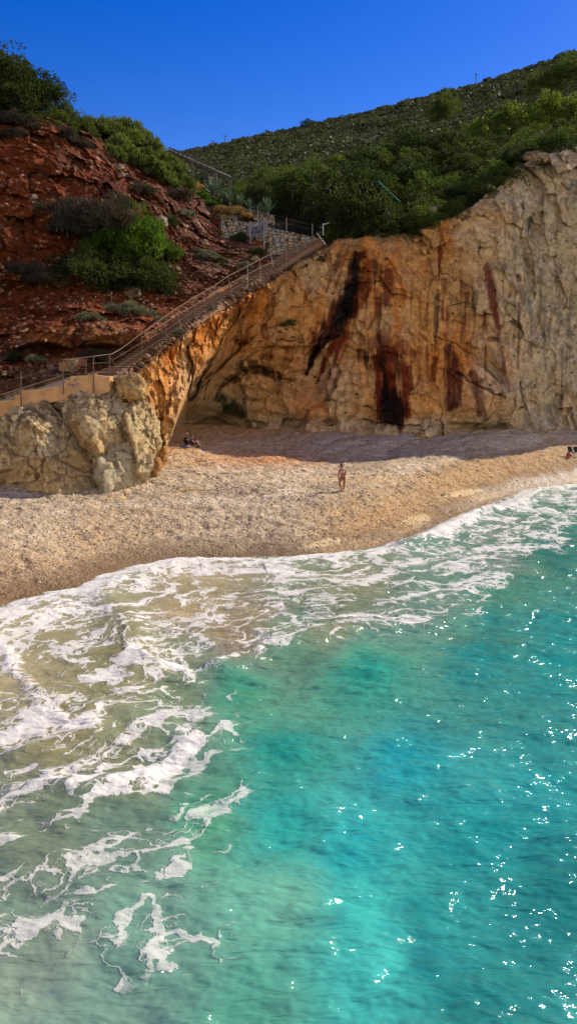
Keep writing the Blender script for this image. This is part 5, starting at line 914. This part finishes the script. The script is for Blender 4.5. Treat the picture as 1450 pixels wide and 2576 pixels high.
# small breakers traced on the plan
WAVES = [([(225, 1500), (270, 1510), (305, 1545), (312, 1590), (335, 1650), (380, 1690), (440, 1705)], .2, .7), ([(985, 1400), (1050, 1378), (1120, 1340), (1200, 1300), (1280, 1270)], .35, .7), ([(480, 1700), (560, 1680), (640, 1650), (700, 1625), (900, 1585), (1060, 1578), (1200, 1540)], .16, .6),
         ([(0, 1900), (120, 1900), (260, 1860), (400, 1850), (480, 1845)], .18, .7), ([(0, 2010), (110, 1990), (220, 2000), (330, 1980), (440, 1930)], .18, .6)]
def wpt(q):
    k = P(q[0], q[1], 1.0); s = -CAMZ/(k[2]-CAMZ); return (k[0]*s, s)
wv_ = np.zeros(len(X))
for pts, h, w in WAVES:
    d, tt = polyd(X+.3*fbm(ps*.6, 2, 521), Ys, [wpt(q) for q in pts]); e = sstep(0, .8, tt)*sstep(len(pts)-1, len(pts)-2, tt); m_ = np.exp(-(d/w)**2)*e; z += h*m_; wv_ = np.maximum(wv_, m_)
SEAC = [(60, 1650, 165, 155, 115), (500, 1500, 172, 156, 115), (600, 1600, 160, 140, 105), (300, 1700, 150, 145, 100), (900, 1480, 140, 146, 110), (850, 1560, 130, 140, 105), (1100, 1500, 110, 145, 125), (1250, 1500, 60, 130, 122), (1250, 1400, 110, 140, 125), (1400, 1400, 45, 120, 120), (150, 1850, 150, 140, 95), (300, 1950, 125, 130, 90), (420, 1800, 120, 140, 105),
        (600, 1750, 62, 140, 128), (750, 1640, 95, 140, 115), (900, 1700, 34, 148, 145), (1200, 1650, 22, 128, 140), (1400, 1650, 24, 134, 146), (700, 1900, 24, 140, 142), (1000, 1950, 16, 140, 165), (1350, 2000, 22, 132, 150), (100, 2150, 122, 136, 112), (300, 2100, 108, 136, 118), (500, 2080, 72, 145, 128), (700, 2100, 36, 150, 158), (100, 2400, 128, 148, 128), (400, 2350, 108, 152, 138),
        (700, 2300, 104, 172, 164), (950, 2300, 58, 176, 186), (1080, 2300, 26, 128, 142), (1400, 2300, 22, 114, 128), (700, 2550, 76, 148, 142), (950, 2500, 60, 170, 180), (1200, 2550, 26, 118, 130), (300, 2550, 112, 148, 134), (900, 2150, 30, 152, 172), (1200, 2100, 22, 136, 154), (1000, 2430, 62, 178, 190), (1085, 2440, 26, 122, 140)]
wu = uu+55*fbm(ps*.30, 3, 531); wvv = vv+55*fbm(ps*.30, 3, 532); num = np.zeros((len(X), 3)); den = np.zeros(len(X))
for q in SEAC:
    d = np.hypot((wu-q[0]), (wvv-q[1])*1.15); w = 1/(d+18)**3.2; num += w[:, None]*lin(q[2:])[None]; den += w
sc = num/den[:, None]; bl_ = sstep(.6, 3, sc[:, 2]/(sc[:, 0]+.01))[:, None]; sc = sc*(1+.10*bl_)+.008*bl_; sc = sc*(np.array([.92, .90, .84])*(1-bl_)+np.array([1.0, .97, .68])*bl_); mlk = fbm(ps*np.array([.45, .3, 1]), 4, 541); sc = sc*(1+.30*mlk[:, None]*np.array([.7, .45, .4])); sc = mixc(sc, sc*np.array([1.3, 1.16, 1.14])+.01, sstep(.05, .45, mlk)*sstep(1750, 2100, vv)*.6)
# foam density: strokes (points, half width px, strength)
FO = [([(0, 1600), (60, 1570), (150, 1550), (260, 1530)], 42, 1.0), ([(20, 1640), (60, 1720), (110, 1790), (170, 1830), (250, 1830)], 36, 1.0), ([(0, 1990), (120, 1970), (230, 1990), (330, 1975), (430, 1910), (480, 1860)], 36, 1.0), ([(150, 1650), (250, 1690), (300, 1740), (330, 1800)], 46, .7), ([(0, 1690), (100, 1620), (230, 1620)], 60, .62), ([(60, 1850), (200, 1900), (380, 1870)], 70, .72),
      ([(350, 1480), (420, 1440), (560, 1440), (700, 1432), (850, 1420)], 22, .95), ([(380, 1470), (520, 1500), (640, 1530), (800, 1540), (950, 1530)], 60, .58), ([(320, 1560), (450, 1580), (620, 1620), (700, 1560)], 70, .45), ([(700, 1470), (850, 1490), (1000, 1500), (1150, 1490)], 55, .66), ([(850, 1550), (960, 1560), (1080, 1560), (1180, 1530)], 26, .78), ([(950, 1440), (1100, 1420), (1250, 1390), (1400, 1350)], 42, .72),
      ([(1000, 1385), (1120, 1340), (1230, 1300), (1330, 1262), (1450, 1250)], 26, .85), ([(1250, 1340), (1350, 1310), (1470, 1290)], 24, .6), ([(320, 1640), (400, 1690), (480, 1700), (560, 1680), (650, 1640)], 14, .95), ([(300, 1560), (320, 1620), (380, 1680)], 14, .85), ([(350, 1730), (430, 1760), (500, 1800), (560, 1850)], 44, .45), ([(560, 1980), (600, 1930), (590, 2010), (530, 2080)], 22, .62), ([(450, 1950), (530, 1900), (600, 1860)], 24, .42), ([(0, 2080), (60, 2130), (60, 2200), (0, 2250)], 26, .66),
      ([(330, 2060), (430, 2090), (520, 2070)], 26, .45), ([(200, 2140), (330, 2200), (440, 2250)], 50, .26), ([(370, 2280), (460, 2200), (480, 2150)], 28, .5), ([(120, 2360), (180, 2320), (260, 2340)], 24, .4), ([(260, 2460), (330, 2420), (340, 2360)], 24, .45), ([(0, 2460), (60, 2500)], 24, .5), ([(100, 2440), (170, 2410)], 16, .5), ([(260, 2520), (300, 2470)], 12, .6), ([(130, 2050), (300, 2040), (400, 2010)], 30, .5), ([(600, 2160), (640, 2050), (660, 1970)], 26, .26)]
OUTV = np.array([(-400, 2120), (0, 2070), (330, 2010), (450, 1940), (505, 1850), (540, 1720), (600, 1670), (700, 1625), (900, 1592), (1200, 1550), (1300, 1420), (1470, 1320), (1900, 1200)], float)
fd = np.zeros(len(X)); fw1 = fbm(ps*1.1, 3, 551); fw2 = fbm(ps*1.1, 3, 552)
uq = uu+30*fw1; vq = vv+26*fw2; inz = sstep(45, -30, vq-np.interp(uq, OUTV[:, 0], OUTV[:, 1])); fd = .52*inz+.12*inz*fbm(ps*.35, 3, 555); fd = np.maximum(fd, .30*sstep(780, 420, uq)*sstep(2620, 2350, vq)*sstep(1600, 1750, vq)); fd = np.maximum(fd, .55*np.exp(-((vq-np.interp(uq, OUTV[:, 0], OUTV[:, 1])+8)/15)**2)*sstep(520, 560, uq)*(uq < 1300))
for pts, w, s_ in FO:
    s_ = s_*.82 if s_ > .8 else s_*(.8 if pts[0][1] < 1935 else .62)
    d, tt = polyd(uu+22*fw1, vv+18*fw2, pts); fd = np.maximum(fd, s_*np.exp(-(d/w)**2*.8))
fd = np.maximum(fd, sstep(-2.0, -.35, fr_)*1.1*sstep(1.2, .2, fr_)); fd = np.maximum(fd, wv_*.4*sstep(2100, 1900, vv)); fd = np.maximum(fd, .30*sstep(-13, -6, S)*sstep(2200, 1900, vv)*sstep(1500, 1100, uu+.8*(vv-1500)*0)); fd *= 1+.25*fbm(ps*.5, 3, 561)
z += .05*sstep(.5, .9, fd)*(1+fbm(ps*2.2, 3, 571))+.03*sstep(.3, .9, fd)*fbm(ps*4, 3, 573)
# the sheet ends where the sand comes up
m, nt, b = newmat('sea_water'); at = N(nt, 'ShaderNodeAttribute', attribute_name='Col'); fa = N(nt, 'ShaderNodeAttribute', attribute_name='foam'); fs = N(nt, 'ShaderNodeAttribute', attribute_name='fa'); fl = N(nt, 'ShaderNodeAttribute', attribute_name='fs')
co = objco(nt); wn = noise_n(nt, co, .5, 2, .5); wn2 = noise_n(nt, co, 2.0, 2, .5)
cx = N(nt, 'ShaderNodeCombineXYZ'); L(nt, math_n(nt, 'MULTIPLY', fs.outputs['Fac'], .55), cx.inputs[0]); L(nt, fl.outputs['Fac'], cx.inputs[1])
def vadd(a, b_, sc__):
    s1 = N(nt, 'ShaderNodeVectorMath', operation='SCALE'); L(nt, b_, s1.inputs[0]); s1.inputs['Scale'].default_value = sc__
    s2 = N(nt, 'ShaderNodeVectorMath', operation='ADD'); L(nt, a, s2.inputs[0]); L(nt, s1.outputs[0], s2.inputs[1]); return s2.outputs[0]
fv = vadd(vadd(cx.outputs[0], wn.outputs['Color'], 2.6), wn2.outputs['Color'], .45)
def vor(sc__, vec, off=0.0):
    v = N(nt, 'ShaderNodeTexVoronoi', feature='DISTANCE_TO_EDGE', voronoi_dimensions='3D'); v.inputs['Scale'].default_value = sc__
    mp = N(nt, 'ShaderNodeMapping'); mp.inputs['Location'].default_value = (off, off*.7, off*.3); L(nt, vec, mp.inputs['Vector']); L(nt, mp.outputs[0], v.inputs['Vector']); return v.outputs[0]
wn3 = noise_n(nt, co, 6.0, 3, .6)
f2 = vadd(fv, wn3.outputs['Color'], .16)
dens = fa.outputs['Fac']; nb_ = noise_n(nt, f2, 1.1, 4, .6).outputs[0]; nlo = noise_n(nt, fv, .55, 2, .5).outputs[0]
dd = math_n(nt, 'ADD', dens, math_n(nt, 'MULTIPLY', math_n(nt, 'SUBTRACT', nlo, .5), .9))   # patchy density
def thr(e, w, soft):
    return remap(nt, math_n(nt, 'SUBTRACT', w, e), -soft, soft)
def web(sc__, k, b0, off, soft):
    wdt = math_n(nt, 'ADD', math_n(nt, 'MULTIPLY', dd, k), math_n(nt, 'MULTIPLY', math_n(nt, 'SUBTRACT', nb_, .5), .45)); wdt = math_n(nt, 'ADD', wdt, b0)
    return thr(vor(sc__, f2, off), wdt, soft)
l1 = web(.7, .20, -.055, 0, .016); l2 = web(1.6, .26, -.105, 5.3, .025); l3 = web(3.6, .32, -.155, 9.1, .045)
sol = remap(nt, math_n(nt, 'ADD', dd, math_n(nt, 'MULTIPLY', math_n(nt, 'SUBTRACT', nb_, .5), 1.8)), 1.12, 1.24)
foam = math_n(nt, 'MAXIMUM', math_n(nt, 'MAXIMUM', l1, math_n(nt, 'MULTIPLY', l2, .9)), math_n(nt, 'MAXIMUM', sol, math_n(nt, 'MULTIPLY', l3, .75)))
foam = math_n(nt, 'MULTIPLY', math_n(nt, 'MULTIPLY', foam, remap(nt, dens, .07, .2)), remap(nt, math_n(nt, 'ADD', dens, math_n(nt, 'MULTIPLY', math_n(nt, 'SUBTRACT', nb_, .5), 1.2)), .15, .8, .5, 1.0))
hz = noise_n(nt, fv, 5, 5, .7).outputs[0]; thin = remap(nt, dens, .35, .95, 0.0, .25)
foamc = mixrgb(nt, hz, (.62, .58, .50), (.88, .83, .74))
basec = mixrgb(nt, math_n(nt, 'MULTIPLY', thin, remap(nt, hz, .4, .65)), at.outputs['Color'], (.7, .7, .64))
L(nt, mixrgb(nt, math_n(nt, 'MULTIPLY', foam, .93), basec, foamc), b.inputs['Base Color'])
L(nt, remap(nt, foam, 0, 1, .06, .75), b.inputs['Roughness']); b.inputs['IOR'].default_value = 1.33
r1 = noise_n(nt, objco(nt, (1, 2.2, 1)), .9, 3, .5, .4); r2 = noise_n(nt, objco(nt, (1, 1.8, 1)), 3.6, 2, .5, .2); vr = N(nt, 'ShaderNodeTexVoronoi', feature='SMOOTH_F1'); vr.inputs['Scale'].default_value = 1.7; L(nt, objco(nt, (1, 2.0, 1)), vr.inputs['Vector'])
calm = remap(nt, fl.outputs['Fac'], -9, -2, 1, .45)
r4 = noise_n(nt, objco(nt, (1, 1.5, 1)), 9.0, 3, .6, .3)
r5 = noise_n(nt, objco(nt, (.8, 2.8, 1)), 1.3, 2, .5, .6); w_0 = bump_n(nt, remap(nt, math_n(nt, 'MULTIPLY', r5.outputs[0], calm), .42, .62), .3, .05)
w_ = bump_n(nt, math_n(nt, 'MULTIPLY', r1.outputs[0], calm), .55, .19, w_0); w_ = bump_n(nt, math_n(nt, 'MULTIPLY', vr.outputs[0], calm), .4, .08, w_)
fb = math_n(nt, 'MULTIPLY', foam, math_n(nt, 'ADD', hz, .5)); L(nt, bump_n(nt, fb, .6, .06, w_), b.inputs['Normal'])
w2 = bump_n(nt, math_n(nt, 'MULTIPLY', r1.outputs[0], calm), 1.0, .42); w2 = bump_n(nt, r2.outputs[0], .6, .06, w2); w2 = bump_n(nt, r4.outputs[0], .3, .008, w2)
b.inputs['Specular IOR Level'].default_value = 0.0; b.inputs['Coat IOR'].default_value = 1.33; b.inputs['Coat Roughness'].default_value = .10; L(nt, remap(nt, foam, 0, .6, 1, 0), b.inputs['Coat Weight']); L(nt, w2, b.inputs['Coat Normal'])
M_sea = m
meta(link('sea', raw_mesh('sea', np.stack([X, Ys, z], -1), gridF(len(sy), len(su)), np.clip(sc, .005, .9), dict(foam=np.clip(fd, 0, 1.2), fa=AL, fs=S)), m), kind='structure', label='turquoise sea with surf foam washing onto the beach')
g = MB(); g.face([(-3000, -1500, -.6), (3000, -1500, -.6), (3000, 2.0, -.6), (-3000, 2.0, -.6)]); meta(g.build('sea_water', simple('open_sea', (.01, .12, .18), .1)), kind='structure', label='open sea behind the viewpoint')
#PART3
# ------------------------------------------------------------------ world, sun, camera
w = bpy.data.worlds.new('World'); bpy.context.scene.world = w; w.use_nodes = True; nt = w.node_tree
SE, SA = 35.0, 53.0
sky = N(nt, 'ShaderNodeTexSky', sky_type='NISHITA', sun_disc=False); sky.sun_elevation = math.radians(SE); sky.sun_rotation = math.radians(SA); sky.altitude = 0; sky.air_density = 1.0; sky.dust_density = 0.2; sky.ozone_density = 3.0
hs = N(nt, 'ShaderNodeHueSaturation'); hs.inputs['Saturation'].default_value = 1.48; hs.inputs['Hue'].default_value = .528; L(nt, sky.outputs[0], hs.inputs['Color']); 
tc = N(nt, 'ShaderNodeTexCoord'); sx = N(nt, 'ShaderNodeSeparateXYZ'); L(nt, tc.outputs['Generated'], sx.inputs[0])
fillm = math_n(nt, 'MULTIPLY', remap(nt, sx.outputs[1], .15, -.55), remap(nt, sx.outputs[2], -.02, .05)); fillm = math_n(nt, 'MULTIPLY', fillm, remap(nt, sx.outputs[2], .62, .12))   # added warm fill in the sky behind the viewpoint, lifting the shaded cliff
L(nt, mixrgb(nt, fillm, hs.outputs[0], (16.0, 14.2, 12.0)), nt.nodes['Background'].inputs['Color']); nt.nodes['Background'].inputs['Strength'].default_value = 0.095
sd = bpy.data.lights.new('sun', 'SUN'); sd.energy = 4.2; sd.angle = math.radians(.53); sd.color = (1, .91, .77); so = bpy.data.objects.new('sun', sd); C.objects.link(so)
v = Vector((math.sin(math.radians(SA))*math.cos(math.radians(SE)), math.cos(math.radians(SA))*math.cos(math.radians(SE)), math.sin(math.radians(SE)))); so.rotation_euler = v.to_track_quat('Z', 'Y').to_euler()
cd = bpy.data.cameras.new('camera'); cam = bpy.data.objects.new('camera', cd); C.objects.link(cam); cam.location = (0, 0, CAMZ); cam.rotation_euler = (math.radians(90)-TH, 0, 0)
cd.sensor_fit = 'VERTICAL'; cd.angle = 2*math.atan(CV/FPX); cd.clip_end = 20000; cd.clip_start = .2; bpy.context.scene.camera = cam
sc0 = bpy.context.scene; sc0.view_settings.view_transform = 'Standard'; sc0.view_settings.look = 'None'; sc0.view_settings.gamma = 1; sc0.view_settings.exposure = 0.55
